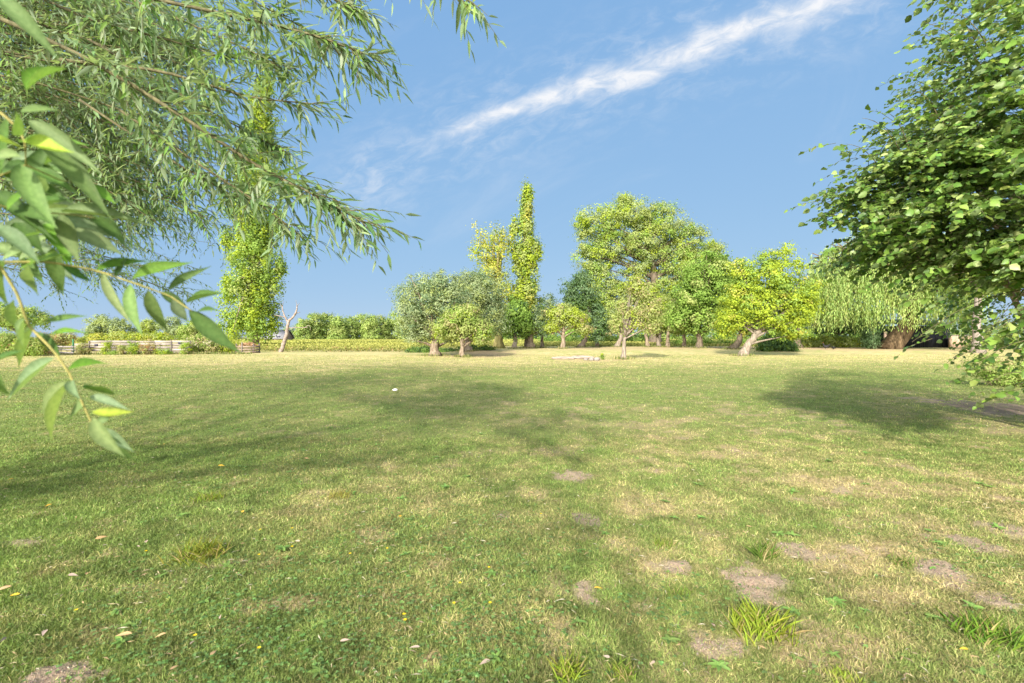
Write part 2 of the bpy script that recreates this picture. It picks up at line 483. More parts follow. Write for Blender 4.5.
def dry_at(x, y):
    u = x / np.maximum(y, 1.0)
    d = 0.33 + 0.45 * sstep(y, 12, 30) + 0.13 * sstep(u, -0.1, 0.7) * (1 - sstep(y, 4, 12))
    d = d - 0.16 * (1 - sstep(u, -0.9, -0.1)) * (1 - sstep(y, 16, 28))
    d = d - 0.22 * np.exp(-((x - 14) / 9) ** 2 - ((y - 22) / 9) ** 2)
    d = d + 0.50 * (fbm(x * 0.35, y * 0.35, 4) - 0.5) + 0.80 * (fbm(x * 1.9 + 7, y * 1.9, 4) - 0.5) + 0.4 * (vnoise(x * 7, y * 7) - 0.5)
    # faint mowing bands, roughly parallel to the far edge
    d = d + 0.035 * sstep(y, 8, 18) * np.sin(y * 2.1 + 0.25 * x + 1.5 * vnoise(x * 0.1, y * 0.1))
    return np.clip(d, 0, 1)


C_GREEN = np.array((0.155, 0.228, 0.058)); C_OLIVE = np.array((0.225, 0.248, 0.082)); C_STRAW = np.array((0.42, 0.345, 0.175))
C_SOIL = np.array((0.315, 0.238, 0.172)); C_TAN = np.array((0.40, 0.285, 0.185))


def lawn_col(d):
    d = d[:, None]
    a = np.clip(d / 0.5, 0, 1); b = np.clip((d - 0.5) / 0.5, 0, 1)
    return (C_GREEN * (1 - a) + C_OLIVE * a) * (1 - b) + C_STRAW * b


# lawn sheet: rows and columns open out with distance
ys = [-4.0]
while ys[-1] < 68: ys.append(ys[-1] + 0.011 * max(abs(ys[-1]), 1.6) + (0.02 if ys[-1] < 0.8 else 0))
ys = np.array(ys)
us = np.linspace(-1, 1, 421); us = np.sign(us) * (0.75 * np.abs(us) + 0.85 * np.abs(us) ** 3)
YY, UU = np.meshgrid(ys, us, indexing='ij')
XX = UU * (np.maximum(YY, 0) + 2.6)
x = XX.ravel(); y = YY.ravel()
soil, tan = bare_at(x, y)
rough_h = (fbm(x * 3, y * 3, 4) - 0.5) * 0.035 * (1 - sstep(y, 8, 25)) + soil * (fbm(x * 22, y * 22, 3) - 0.4) * 0.05
z = gz(x, y) + rough_h
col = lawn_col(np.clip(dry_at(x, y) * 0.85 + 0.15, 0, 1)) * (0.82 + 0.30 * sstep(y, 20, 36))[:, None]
col = col * (1 - tan[:, None] * 0.85) + C_TAN * tan[:, None] * 0.85
col = col * (1 - soil[:, None]) + C_SOIL * soil[:, None]
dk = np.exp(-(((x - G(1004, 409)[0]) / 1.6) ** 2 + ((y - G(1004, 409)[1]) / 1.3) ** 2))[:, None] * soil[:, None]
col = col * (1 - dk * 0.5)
nr, nc = YY.shape
ii = (np.arange(nr - 1)[:, None] * nc + np.arange(nc - 1)[None, :]).ravel()
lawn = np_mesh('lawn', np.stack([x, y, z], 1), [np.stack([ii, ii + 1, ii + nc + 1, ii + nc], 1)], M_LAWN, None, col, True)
tag(lawn, 'mown summer lawn with dry straw patches and bare soil', 'lawn', kind='structure')

gr = MB(); gr.add([(-3000, -600, -0.13), (3000, -600, -0.13), (3000, 4000, -0.13), (-3000, 4000, -0.13)], [[(0, 1, 2, 3)]])
tag(gr.build('ground', M_GROUND), 'open ground reaching to the horizon', 'ground', kind='structure')


# ------------------------------------------------------------------ grass
def blades(n, y0, y1, rng, wk=1.0):
    Y = np.exp(rng.uniform(math.log(y0), math.log(y1), n))
    u = rng.uniform(-1.28, 1.28, n)
    X = u * Y
    soil, tan = bare_at(X, Y)
    keep = rng.random(n) > soil * 0.87 + tan * 0.42
    X, Y, tan = X[keep], Y[keep], tan[keep]
    d = np.clip(dry_at(X, Y) + tan * 0.45, 0, 1)
    n = len(X)
    dd = np.clip(d + rng.normal(0, 0.26, n), 0, 1)
    col = lawn_col(dd) * rng.uniform(0.52, 1.48, (n, 1)) * (0.46 + 1.08 * fbm(X * 7 + 3, Y * 7 + 8, 3))[:, None]
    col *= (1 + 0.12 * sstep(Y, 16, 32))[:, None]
    lean = np.where(rng.random(n) < d * 0.6, rng.uniform(1.1, 1.5, n), rng.uniform(0.15, 1.15, n))
    az = rng.uniform(0, 2 * np.pi, n)
    dirn = np.stack([np.sin(lean) * np.cos(az), np.sin(lean) * np.sin(az), np.cos(lean)], 1)
    hgt = rng.uniform(0.014, 0.045, n) * (1 + 0.25 * sstep(Y, 6, 25))
    wid = rng.uniform(0.0022, 0.0042, n) * (0.42 + 0.27 * Y) * wk
    side = np.cross(dirn, rng.normal(0, 1, (n, 3))); side /= np.linalg.norm(side, axis=1)[:, None]
    base = np.stack([X, Y, gz(X, Y) + (fbm(X * 3, Y * 3, 4) - 0.5) * 0.035 * (1 - sstep(Y, 8, 25)) - 0.004], 1)
    mid = base + dirn * (hgt * 0.55)[:, None]
    d2 = dirn + np.array([0, 0, -0.35]) + 0.3 * rng.normal(0, 1, (n, 3)); d2 /= np.linalg.norm(d2, axis=1)[:, None]
    tip = mid + d2 * (hgt * 0.5)[:, None]
    tip[:, 2] = np.maximum(tip[:, 2], base[:, 2] + 0.006)
    s = side * wid[:, None] * 0.5
    V = np.stack([base - s, base + s, mid + s * 0.8, mid - s * 0.8, tip], 1).reshape(-1, 3)
    k = (np.arange(n) * 5)[:, None]
    return V, k + np.array([[0, 1, 2, 3]]), k + np.array([[3, 2, 4]]), np.repeat(col, 5, axis=0)


rg = np.random.default_rng(11)
mb = MB()
for (n, a, b) in ((640000, 1.6, 7.0), (340000, 7.0, 40.0)):
    V, q, t, c = blades(n, a, b, rg)
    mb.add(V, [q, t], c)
tag(mb.build('grass', M_GRASS), 'short mown grass of the lawn, green and straw coloured', 'grass', kind='stuff')

# clover: trefoils low in the grass
n = 26000
Y = np.exp(rg.uniform(math.log(1.7), math.log(8), n)); X = rg.uniform(-1.25, 1.25, n) * Y
keep = rg.random(n) < clover_at(X, Y) * 0.9 + 0.03
X, Y = X[keep], Y[keep]; n = len(X)
Z = gz(X, Y) + rg.uniform(0.012, 0.040, n)
ctr = np.stack([X, Y, Z], 1)
a0 = rg.uniform(0, 6.28, n); sz = rg.uniform(0.007, 0.0135, n) * (1 + 0.05 * Y)
ccol = jit((0.125, 0.215, 0.065), n, 0.30, rg)
mb = MB()
tilt = rg.normal(0, 0.3, (n, 3)) + np.array([0, 0, 1.0])
for k in range(3):
    a = a0 + k * 2.094
    d = np.stack([np.cos(a), np.sin(a), rg.uniform(-0.1, 0.35, n)], 1)
    mb.leaves(ctr, d, tilt, sz, sz * 0.95, DIAMOND, ccol)
tag(mb.build('clover', M_GRASS), 'small dark clover leaves spread low through the grass', 'clover', kind='stuff')

# broadleaf weeds flat in the turf
n = 110
Y = np.exp(rg.uniform(math.log(1.8), math.log(8), n)); X = rg.uniform(-0.9, 1.25, n) * Y
mb = MB()
for x_, y_ in zip(X, Y):
    k = int(rg.integers(5, 10)); a = rg.uniform(0, 6.28) + np.arange(k) * 6.28 / k + rg.normal(0, 0.3, k); s_ = rg.uniform(0.025, 0.06)
    d = np.stack([np.cos(a), np.sin(a), rg.uniform(0.1, 0.7, k)], 1)
    mb.leaves(np.tile([[x_, y_, float(gz(np.array(x_), np.array(y_))) + 0.015]], (k, 1)), d, np.array([[0, -0.1, 1.0]]) + rg.normal(0, 0.15, (k, 3)), s_ * rg.uniform(0.6, 1.2, k), s_ * 0.42, lance((0, 0.2, 0.5, 0.8, 1), 0.3, 0.3, True),
              jit((0.17, 0.285, 0.07) if rg.random() < 0.7 else (0.15, 0.235, 0.06), k, 0.2, rg))
tag(mb.build('broadleaf_weeds', M_GRASS), 'small light green broadleaf weeds dotted through the turf', 'weeds', kind='stuff')

# crumbs of soil on the bare spots
OCTA = (np.array([(0.5, 0, 0), (-0.5, 0, 0), (0, 0.5, 0), (0, -0.5, 0), (0, 0, 0.4), (0, 0, -0.4)], float), [[(0, 2, 4), (2, 1, 4), (1, 3, 4), (3, 0, 4), (2, 0, 5), (1, 2, 5), (3, 1, 5), (0, 3, 5)]])
n = 160000
Y = np.exp(rg.uniform(math.log(1.6), math.log(7), n)); X = rg.uniform(-1.25, 1.25, n) * Y
so, _t = bare_at(X, Y)
keep = rg.random(n) < sstep(so, 0.25, 0.9)
X, Y = X[keep], Y[keep]; n = len(X)
sz = rg.uniform(0.003, 0.009, n) * np.where(rg.random(n) < 0.06, 2.0, 1.0) * (0.7 + 0.12 * Y)
mb = MB()
mb.leaves(np.stack([X, Y, gz(X, Y) + (fbm(X * 3, Y * 3, 4) - 0.5) * 0.035 + so[keep] * (fbm(X * 22, Y * 22, 3) - 0.4) * 0.05 + 0.001], 1), rg.normal(0, 1, (n, 3)), rg.normal(0, 1, (n, 3)), sz, sz * 0.9, OCTA, jit((0.30, 0.23, 0.18), n, 0.45, rg))
tag(mb.build('soil_crumbs', M_DRYLEAF), 'loose grey brown crumbs of soil on the bare spots', 'soil', kind='stuff')

# scraps of dead leaf and straw too small to count
n = 5200
Y = np.exp(rg.uniform(math.log(1.7), math.log(14), n)); X = rg.uniform(-1.25, 1.25, n) * Y
pos = np.stack([X, Y, gz(X, Y) + rg.uniform(0.01, 0.03, n)], 1)
a = rg.uniform(0, 6.28, n)
d = np.stack([np.cos(a), np.sin(a), rg.uniform(-0.2, 0.3, n)], 1)
pick = rg.integers(0, 4, n)
lc = np.array([(0.40, 0.33, 0.20), (0.36, 0.25, 0.14), (0.28, 0.21, 0.14), (0.42, 0.37, 0.28)])[pick]
mb = MB()
mb.leaves(pos, d, rg.normal(0, 0.4, (n, 3)) + np.array([0, 0, 1.0]), rg.uniform(0.015, 0.06, n), rg.uniform(0.002, 0.005, n) * (0.8 + 0.25 * Y), DIAMOND, lc)
tag(mb.build('straw_litter', M_DRYLEAF), 'dry straw and leaf scraps scattered through the grass', 'litter', kind='stuff')

# ------------------------------------------------------------------ crop field behind the lawn
fld = MB()
gx = np.linspace(-110, 90, 40); gy = np.linspace(0, 1, 12)
V = []
for v in gy:
    for xx in gx:
        near = 48.5 if xx < -9 else (66 + (xx + 9) * 0.02)
        if xx < -9: near = 48.5
        V.append((xx, near + (155 - near) * v, -0.05))
q = [(j * 40 + i, j * 40 + i + 1, (j + 1) * 40 + i + 1, (j + 1) * 40 + i) for j in range(11) for i in range(39)]
M_FIELD = rough_mat('field_soil', (0.20, 0.19, 0.06), (0.32, 0.29, 0.12), 0.5, (1, 1, 1), 0.2)
fld.add(V, [q])
tag(fld.build('field', M_FIELD), 'level field beyond the lawn', 'field', kind='structure')
rf = np.random.default_rng(5)
n = 150000
Y = np.exp(rf.uniform(math.log(46.5), math.log(150), n)); X = rf.uniform(-0.95, 0.65, n) * Y
edge = np.where(X < -9 + (Y - 46) * 0.15, 46.5 + 1.2 * vnoise(X * 0.5, X * 0 + 3), 66.0)
ok = Y > edge
X, Y, edge = X[ok], Y[ok], edge[ok]; n = len(X)
top = 0.55 + 0.22 * sstep(Y - edge, 0.5, 8) + 0.12 * (fbm(X * 0.5, Y * 0.5) - 0.5)
hz_ = rf.uniform(0.05, 1.0, n) ** 0.7 * top
a = rf.uniform(0, 6.28, n)
d = np.stack([np.cos(a) * 0.6, np.sin(a) * 0.6, rf.uniform(0.2, 1.0, n)], 1)
yel = np.clip(hz_ / 0.75 + rf.normal(0, 0.15, n), 0, 1)[:, None]
fc = (np.array((0.19, 0.20, 0.085)) * (1 - yel) + np.array((0.40, 0.40, 0.115)) * yel) * rf.uniform(0.75, 1.2, (n, 1))
br = rf.random(n) < 0.12 * (1 - sstep(Y - edge, 0.5, 3)); fc[br] = np.array((0.42, 0.29, 0.15))
mb = MB()
mb.leaves(np.stack([X, Y, hz_ - 0.1], 1), d, rf.normal(0, 1, (n, 3)) + np.array([0, -0.5, 0.8]), 0.20 + 0.001 * Y, 0.05 + 0.0016 * Y, DIAMOND, fc)
tag(mb.build('field_crop', M_LEAF), 'knee-high yellow green crop covering the field', 'crop', kind='stuff')


# ------------------------------------------------------------------ trees
def crown_mesh(lobes, Y, n, size, pal, rng, cl=0.6, asp=0.6, droop=0.25, shell=0.45, per=36, deep=1.0, zmin=0.25, flat=0.7, tmpl=DIAMOND, upw=0.5):
    """leaf clumps through a few lobes; lobes are (px, py, rx, ry, weight, depth offset) seen at distance Y"""
    mb = MB(); cents = []
    n = int(n * 1.9); size = size * 0.70; per = int(per * 1.7)
    ar = np.array([l[2] * l[3] * (l[4] if len(l) > 4 else 1) for l in lobes]); ar = ar / ar.sum()
    pc = np.array([c for c, _ in pal]); pw = np.array([q for _, q in pal], float); pw /= pw.sum()
    for l, fr in zip(lobes, ar):
        dY = l[5] if len(l) > 5 else 0.0
        Yl = Y + dY
        c = W(l[0], l[1], Yl)
        rx, rz = l[2] * Yl / F, l[3] * Yl / F
        R = np.array([rx, min(rx, rz * 1.3) * deep, rz])
        nl = int(n * fr); k = max(4, nl // per)
        v = rng.normal(0, 1, (k, 3)); v /= np.linalg.norm(v, axis=1)[:, None]
        rad = (shell + (1 - shell) * rng.random(k)) ** 0.8 * rng.uniform(0.82, 1.08, k) * np.where(rng.random(k) < 0.14, 1.2, 1.0)
        cc = c + v * R * rad[:, None]
        cc[:, 2] = np.maximum(cc[:, 2], zmin + cl * 0.3)
        cents.append(cc)
        cs = cl * rng.uniform(0.55, 1.45, k)
        ci = rng.integers(0, k, nl)
        off = rng.normal(0, 0.55, (nl, 3)) * cs[ci][:, None] * np.array([1, 1, flat])
        p = cc[ci] + off
        p[:, 2] = np.maximum(p[:, 2], zmin * rng.uniform(0.4, 1.6, nl))
        outw = (p - c) / R; outw /= np.linalg.norm(outw, axis=1)[:, None] + 1e-6
        puff = off / (np.linalg.norm(off, axis=1)[:, None] + 1e-6)
        nrm = outw * 0.55 + puff * 0.85 + np.array([0, 0, upw]) + rng.normal(0, 0.32, (nl, 3))
        d = np.cross(nrm, rng.normal(0, 1, (nl, 3))) ; d /= np.linalg.norm(d, axis=1)[:, None] + 1e-6
        d[:, 2] -= droop
        kc = rng.choice(len(pc), k, p=pw)
        base = pc[kc] * rng.uniform(0.86, 1.14, (k, 1))
        swap = rng.random(nl) < 0.05
        lc = base[ci]
        lc[swap] = pc[rng.choice(len(pc), swap.sum(), p=pw)]
        lc = lc * rng.uniform(0.88, 1.12, (nl, 1))
        s = size * rng.uniform(0.65, 1.3, nl)
        mb.leaves(p, d, nrm, s, s * asp, tmpl, lc)
    return mb, np.concatenate(cents)


def trunk_mesh(pts, rad, tops, rng, nlimb=14, rl=0.35, seg=9, flare=1.55):
    mb = MB()
    P = np.array(pts, float)
    t = np.linspace(0, 1, len(P)); tt = np.linspace(0, 1, 9)
    Q = np.stack([np.interp(tt, t, P[:, i]) for i in range(3)], 1)
    Q[1:-1] += rng.normal(0, rad * 0.12, (7, 3))
    R = rad * (1 - 0.45 * tt); R[0] *= flare; R[1] *= 1 + (flare - 1) * 0.35
    Q[0, 2] -= 0.12
    mb.tube(Q, R, seg, wob=0.07, rng=rng)
    if len(tops):
        idx = rng.choice(len(tops), min(nlimb, len(tops)), replace=False)
        for i in idx:
            e = tops[i]
            hd = np.hypot(Q[:, 0] - e[0], Q[:, 1] - e[1])
            k_ = int(np.argmin(np.abs(Q[:, 2] - (e[2] - 0.45 * hd)) + np.where(np.arange(9) < 3, 99, 0))); b = Q[k_]
            m1 = b + (e - b) * 0.45 + np.array([0, 0, 0.12 * np.linalg.norm(e - b)]) + rng.normal(0, 0.07, 3) * np.linalg.norm(e - b)
            s = np.linspace(0, 1, 6)[:, None]
            pth = (1 - s) ** 2 * b + 2 * s * (1 - s) * m1 + s ** 2 * e
            mb.tube(pth, min(rad * rl, R[k_] * 0.6) * (1 - 0.88 * s[:, 0]), 5, rng=rng)
    return mb


FEET = []


def tree(name, label, cat, base, trunk, lobes, Y, n, size, pal, seed, bark=None, group=None, leafm=None, rad=0.2, nlimb=14, **kw):
    """base: (px, py) or world x; trunk: list of (px, py) above the base"""
    rng = np.random.default_rng(seed)
    bx_ = (base - 512) / F * Y
    b = np.array([bx_, Y, float(gz(np.array(bx_), np.array(Y))) if Y < 66 else -0.1])
    if Y < 66: FEET.append((b, rad))
    root = thing(name, label, cat, b, group)
    mbc, cents = crown_mesh(lobes, Y, n, size, pal, rng, **kw)
    pts = [b] + [W(p[0], p[1], Y + (p[2] if len(p) > 2 else 0)) for p in trunk]
    under(root, trunk_mesh(pts, rad, cents, rng, nlimb).build('trunk', bark or M_BARK, None, True))
    under(root, mbc.build('crown', leafm or M_LEAF))
    return root


G1 = (0.180, 0.285, 0.060); G2 = (0.130, 0.210, 0.054); G3 = (0.240, 0.345, 0.078)
YG = (0.320, 0.395, 0.044); YL = (0.45, 0.43, 0.095); OL = (0.325, 0.375, 0.130); GY = (0.295, 0.355, 0.185)
DK = (0.085, 0.150, 0.060); BL = (0.150, 0.225, 0.115); TN = (0.39, 0.34, 0.18)

# tall poplar beyond the fence
tree('poplar_tree', 'tall columnar yellow green poplar rising behind the fence', 'tree', 254, [(254, 250), (262, 120)],
     [(252, 318, 29, 26), (254, 285, 29, 30), (254, 250, 26, 30), (253, 215, 25, 30), (253, 180, 21, 30), (258, 145, 18, 30), (262, 112, 13, 28), (264, 86, 7, 22), (281, 268, 6, 13), (229, 238, 6, 15), (277, 222, 6, 13), (228, 292, 6, 12), (274, 175, 5, 12), (238, 158, 5, 12)],
     54, 30000, 0.34, [(YG, 4), (G3, 5), (OL, 1)], 21, M_BARK, rad=0.40, nlimb=40, cl=0.58, flat=1.5, asp=0.8, shell=0.25, deep=0.9, zmin=0.8)

# line of trees on the far side of the field
for i, (px, top, rx) in enumerate(((303, 318, 8), (315, 313, 9), (327, 312, 10), (338, 315, 8), (349, 316, 8), (360, 314, 9), (371, 314, 9), (382, 315, 8), (393, 312, 9), (405, 314, 9), (417, 316, 9))):
    tree('field_edge_tree', 'round-headed haze-paled green tree in the line beyond the field', 'tree', px, [(px, 332)],
         [(px, top + 9, rx - 0.6, 9), (px, top + 20, rx + 0.8, 11)], 150 + (i * 37 % 11), 2300, 0.75, [((0.29, 0.38, 0.11), 4), ((0.33, 0.38, 0.13), 3), ((0.24, 0.33, 0.10), 2)], 300 + i,  # leaf colours lightened to stand in for distance haze
         group='trees in the line beyond the field', rad=0.25, nlimb=4, cl=1.1, zmin=0.3, per=25)

for i in range(34):
    px = 436 + i * 16 + (i * 37 % 9) - 4; tp_ = 321 + (i * 53 % 9)
    tree('field_edge_tree', 'far tree closing the view behind the trunks', 'tree', px, [(px, 334)], [(px, tp_ + 7, 10, 8), (px + 3, tp_ + 15, 11, 8)], 150 + (i * 29 % 23), 900, 0.8,
         [(G3, 3), (G1, 3), (OL, 2)], 1300 + i, group='far trees behind the trunks', rad=0.25, nlimb=2, cl=1.2, zmin=0.2, per=22)

# pollard willows
tree('pollard_willow', 'broad grey green pollard willow with a short stout trunk', 'tree', 435, [(435, 345), (435, 341)],
     [(424, 300, 29, 26), (446, 305, 26, 28), (412, 318, 18, 22), (440, 288, 24, 17), (420, 330, 18, 14), (455, 322, 22, 22)],
     37.5, 17000, 0.30, [(GY, 5), (OL, 2), (BL, 2)], 31, M_BARK, leafm=M_WILLOW, rad=0.42, nlimb=34, cl=0.5, asp=0.30, droop=-0.25, shell=0.35, zmin=0.9)
tree('pollard_willow', 'silvery pollard willow crown behind the small orchard tree', 'tree', 468, [(468, 344), (469, 338)],
     [(470, 302, 27, 30), (486, 296, 22, 24), (492, 318, 18, 22), (472, 285, 20, 14)],
     44, 13000, 0.33, [(GY, 6), (OL, 1.5), (BL, 2)], 32, M_BARK, leafm=M_WILLOW, rad=0.42, nlimb=30, cl=0.55, asp=0.30, droop=-0.25, shell=0.35, zmin=0.9)
tree('orchard_tree', 'small olive green orchard tree in front of the pollard willows', 'tree', 462, [(462, 345), (462, 336)],
     [(462, 322, 25, 15), (446, 328, 15, 12), (480, 330, 14, 12), (464, 312, 16, 9), (483, 340, 8, 7)],
     35, 8500, 0.22, [(OL, 5), (YG, 1), (TN, 1), (G3, 1.5)], 33, M_BARK, rad=0.20, nlimb=22, cl=0.38, zmin=1.0)

# the group round the tall poplar
tree('poplar_tree', 'thin yellowing poplar with an open airy round head', 'tree', 499, [(499, 320), (496, 285)],
     [(486, 240, 18, 18, 0.45), (502, 246, 15, 22, 0.6), (478, 252, 11, 14, 0.4), (494, 272, 14, 22, 0.8), (489, 262, 16, 16, 0.6), (505, 290, 11, 24, 0.7), (496, 315, 12, 20, 0.7)],
     54, 4000, 0.30, [(YL, 5), (OL, 2), (YG, 3)], 41, M_BARKM, rad=0.48, nlimb=44, cl=0.5, asp=0.75, shell=0.2, per=10, zmin=1.5, flat=1.2)
tree('poplar_tree', 'slender poplar with a tall narrow yellow green spire', 'tree', 528, [(528, 325), (525, 240), (527, 200)],
     [(527.5, 196, 4, 13, 2.2), (527, 209, 5.5, 14, 1.8), (526.5, 225, 7.5, 16, 1.4), (525, 244, 10, 18), (525.5, 264, 12, 20), (527, 286, 13, 20), (529, 308, 12, 18), (520, 300, 12, 18), (531, 324, 12, 12), (514, 232, 3.5, 13, 1.6), (516, 252, 7, 14, 0.9), (537, 250, 4.5, 15, 1.3)],
     55, 12500, 0.34, [(YG, 3), (YL, 1), (OL, 4), (G3, 3)], 42, M_BARK, rad=0.32, nlimb=26, cl=0.42, asp=0.8, shell=0.15, zmin=1.5, flat=1.7)
tree('alder_tree', 'small fresh green tree under the tall poplar spire', 'tree', 515, [(515, 335), (515, 322)],
     [(516, 315, 14, 16), (510, 326, 10, 10), (524, 325, 9, 11)], 53, 5200, 0.32, [(G1, 5), (G3, 3), (DK, 1)], 43, M_BARKP, rad=0.27, cl=0.5, asp=0.85, zmin=1.4)
tree('willow_tree', 'dull green willow growing from a knobbly pollard stump', 'tree', 530.5, [(530, 338), (529, 330)],
     [(533, 320, 13, 14), (527, 328, 9, 10), (543, 326, 8, 10)], 54.5, 4200, 0.30, [(BL, 4), (GY, 3), (G2, 2)], 44, M_BARK, leafm=M_WILLOW, rad=0.46, cl=0.5, asp=0.4, zmin=1.5)
tree('hawthorn_tree', 'small grey green tree between the poplar and the yellowish orchard tree', 'tree', 542, [(542, 335), (543, 322)],
     [(545, 305, 10, 14), (543, 322, 11, 14)], 57, 3000, 0.30, [(GY, 4), (BL, 3), (OL, 1)], 45, M_BARKP, rad=0.22, cl=0.5, zmin=1.4)
tree('orchard_tree', 'flat-topped yellowish orchard tree left of the dark tree', 'tree', 563, [(563, 335), (564, 325)],
     [(558, 316, 17, 10), (576, 319, 15, 10), (566, 310, 14, 7), (585, 328, 9, 7), (552, 328, 9, 7)], 53, 6200, 0.28, [(OL, 4), (YG, 3), (TN, 0.8)], 46, M_BARK, rad=0.26, nlimb=20, cl=0.45, zmin=1.6)
tree('elder_tree', 'dark blue green leaning tree at the foot of the huge tree', 'tree', 581, [(585, 340), (590, 328)],
     [(580, 294, 17, 20), (590, 312, 16, 20), (573, 308, 11, 16), (598, 330, 12, 12), (583, 280, 10, 9)], 60, 9500, 0.34, [(DK, 3), (BL, 5), (G2, 2)], 47, M_BARK, rad=0.38, cl=0.6, zmin=1.0)

# the huge tree
tree('white_poplar', 'huge spreading pale green tree, tallest of the broad crowns', 'tree', 655, [(655, 320), (656, 285), (650, 255)],
     [(600, 224, 25, 20), (632, 214, 26, 17), (662, 222, 24, 20), (690, 240, 22, 19), (610, 250, 24, 20), (645, 243, 28, 22), (676, 262, 24, 20), (600, 278, 20, 16), (700, 262, 19, 16), (641, 270, 20, 11),
      (628, 200, 12, 6), (583, 232, 9, 9), (712, 250, 11, 9), (660, 290, 20, 14), (690, 292, 24, 20), (612, 298, 14, 14), (590, 258, 17, 18), (594, 296, 17, 18), (625, 288, 16, 12), (606, 312, 18, 14), (715, 268, 12, 14)],
     76, 62000, 0.33, [(OL, 6), (G3, 3), (GY, 1.5), (YG, 2)], 51, M_BARKD, rad=0.85, nlimb=70, cl=0.85, asp=0.8, shell=0.4, per=50, zmin=3)

# small trees beneath and around it
SM = [(617, 1.4, (621, 338), [(622, 318, 13, 14), (612, 326, 9, 9)], [(GY, 3), (OL, 3)], 'pale trunked small tree leaning right behind the forked orchard tree', 61, 62),
      (597, 0, (597, 336), [(598, 322, 9, 12), (606, 330, 7, 8)], [(OL, 4), (G3, 3)], 'slim olive small tree right of the dark leaning tree', 62, 63),
      (648, 0, (646, 335), [(645, 316, 13, 13), (653, 325, 10, 9)], [(OL, 5), (TN, 1), (G3, 2)], 'small olive tree right of the forked orchard tree', 63, 60),
      (659, 0, (657, 336), [(662, 308, 12, 14), (664, 324, 11, 9)], [(OL, 4), (YG, 2)], 'small tree with a pale leaning trunk under the huge tree', 64, 61),
      (668, 0, (668, 335), [(672, 316, 11, 13), (676, 328, 9, 8)], [(G3, 4), (OL, 3)], 'small tree with a brownish trunk left of the dark trunked one', 65, 59),
      (684, 0, (684, 336), [(684, 312, 12, 15), (688, 327, 9, 8)], [(G3, 4), (G1, 3)], 'slim small tree next to the mid green dark trunked tree', 66, 58)]
for (px, ln_, mid, lb, pal, lab, sd, Yt) in SM:
    tree('orchard_tree', lab, 'tree', px, [mid, (mid[0] + 1, mid[1] - 10)], lb, Yt, 3600, 0.30, pal, sd, M_BARKP if sd in (61, 64) else M_BARK, rad=0.24 if sd != 61 else 0.34, nlimb=12, cl=0.5, zmin=1.6,
         group='small trees under the huge tree')

# forked orchard tree standing out on the lawn
tree('orchard_tree', 'forked orchard tree with a whitish trunk standing alone on the lawn', 'tree', 623.5, [(624, 348), (625, 337)],
     [(640, 292, 14, 13, 0.7), (652, 308, 11, 14, 0.7), (624, 310, 11, 14, 0.45), (640, 318, 13, 16, 0.5), (616, 322, 8, 12, 0.35), (655, 326, 7, 9, 0.5), (634, 282, 9, 7, .6)],
     31.5, 5200, 0.19, [(OL, 5), (TN, 2), (YG, 1)], 71, M_BARKP, rad=0.17, nlimb=40, cl=0.36, shell=0.2, per=16, droop=0.5, zmin=1.2)

# right-hand trees
tree('maple_tree', 'rounded mid green tree with a straight dark trunk', 'tree', 699, [(699, 335), (699, 320)],
     [(706, 270, 25, 20), (692, 295, 20, 22), (722, 292, 24, 22), (700, 318, 22, 16), (725, 316, 20, 14), (735, 275, 14, 14), (680, 318, 10, 10)],
     54, 17000, 0.32, [(G3, 4), (G1, 5), (OL, 1.5)], 81, M_BARKD, rad=0.36, nlimb=30, cl=0.65, asp=0.85, zmin=1.6)
tree('field_maple', 'yellow green tree with a dark trunk leaning right behind the walnut', 'tree', 733, [(738, 343), (742, 333)],
     [(740, 300, 18, 20), (728, 325, 12, 11), (748, 322, 14, 14)], 50, 6500, 0.30, [(G3, 4), (YG, 3), (YL, 0.7)], 82, M_BARKD, rad=0.42, cl=0.55, asp=0.85, zmin=1.2)
tree('walnut_tree', 'bright yellow green walnut on a pale strongly leaning trunk', 'tree', 743, [(747, 346), (753, 337), (760, 331)],
     [(765, 280, 26, 22), (790, 295, 24, 20), (745, 300, 22, 20), (772, 310, 30, 20), (800, 310, 17, 16), (731, 318, 13, 12), (775, 258, 18, 9, 0.6), (742, 268, 14, 9, 0.6), (802, 262, 12, 8, 0.3), (785, 248, 10, 5, .4),
      (770, 326, 12, 8), (792, 330, 15, 10), (812, 292, 9, 9, 0.6)],
     37.5, 19000, 0.25, [(YG, 6), (G3, 3), (YL, 0.6)], 83, M_BARKP, rad=0.33, nlimb=40, cl=0.5, asp=0.6, droop=0.4, zmin=0.5, flat=0.55)
tree('walnut_tree', 'old tree with a dark split trunk behind the walnut and the hens', 'tree', 797, [(797, 338), (800, 325)],
     [(818, 290, 22, 16), (835, 300, 20, 20), (806, 310, 18, 16), (845, 280, 16, 12)], 57, 8500, 0.34, [(OL, 4), (GY, 4), (G2, 1)], 84, M_BARKD, rad=0.5, cl=0.65, zmin=1.6)
tree('yew_tree', 'dark evergreen mass low behind the hanging willow branches', 'tree', 838, [(838, 335)],
     [(822, 322, 18, 12), (845, 322, 22, 13), (868, 320, 20, 12)], 66, 7000, 0.32, [(DK, 5), (G2, 2)], 85, M_BARKD, rad=0.4, cl=0.6, zmin=1.3)

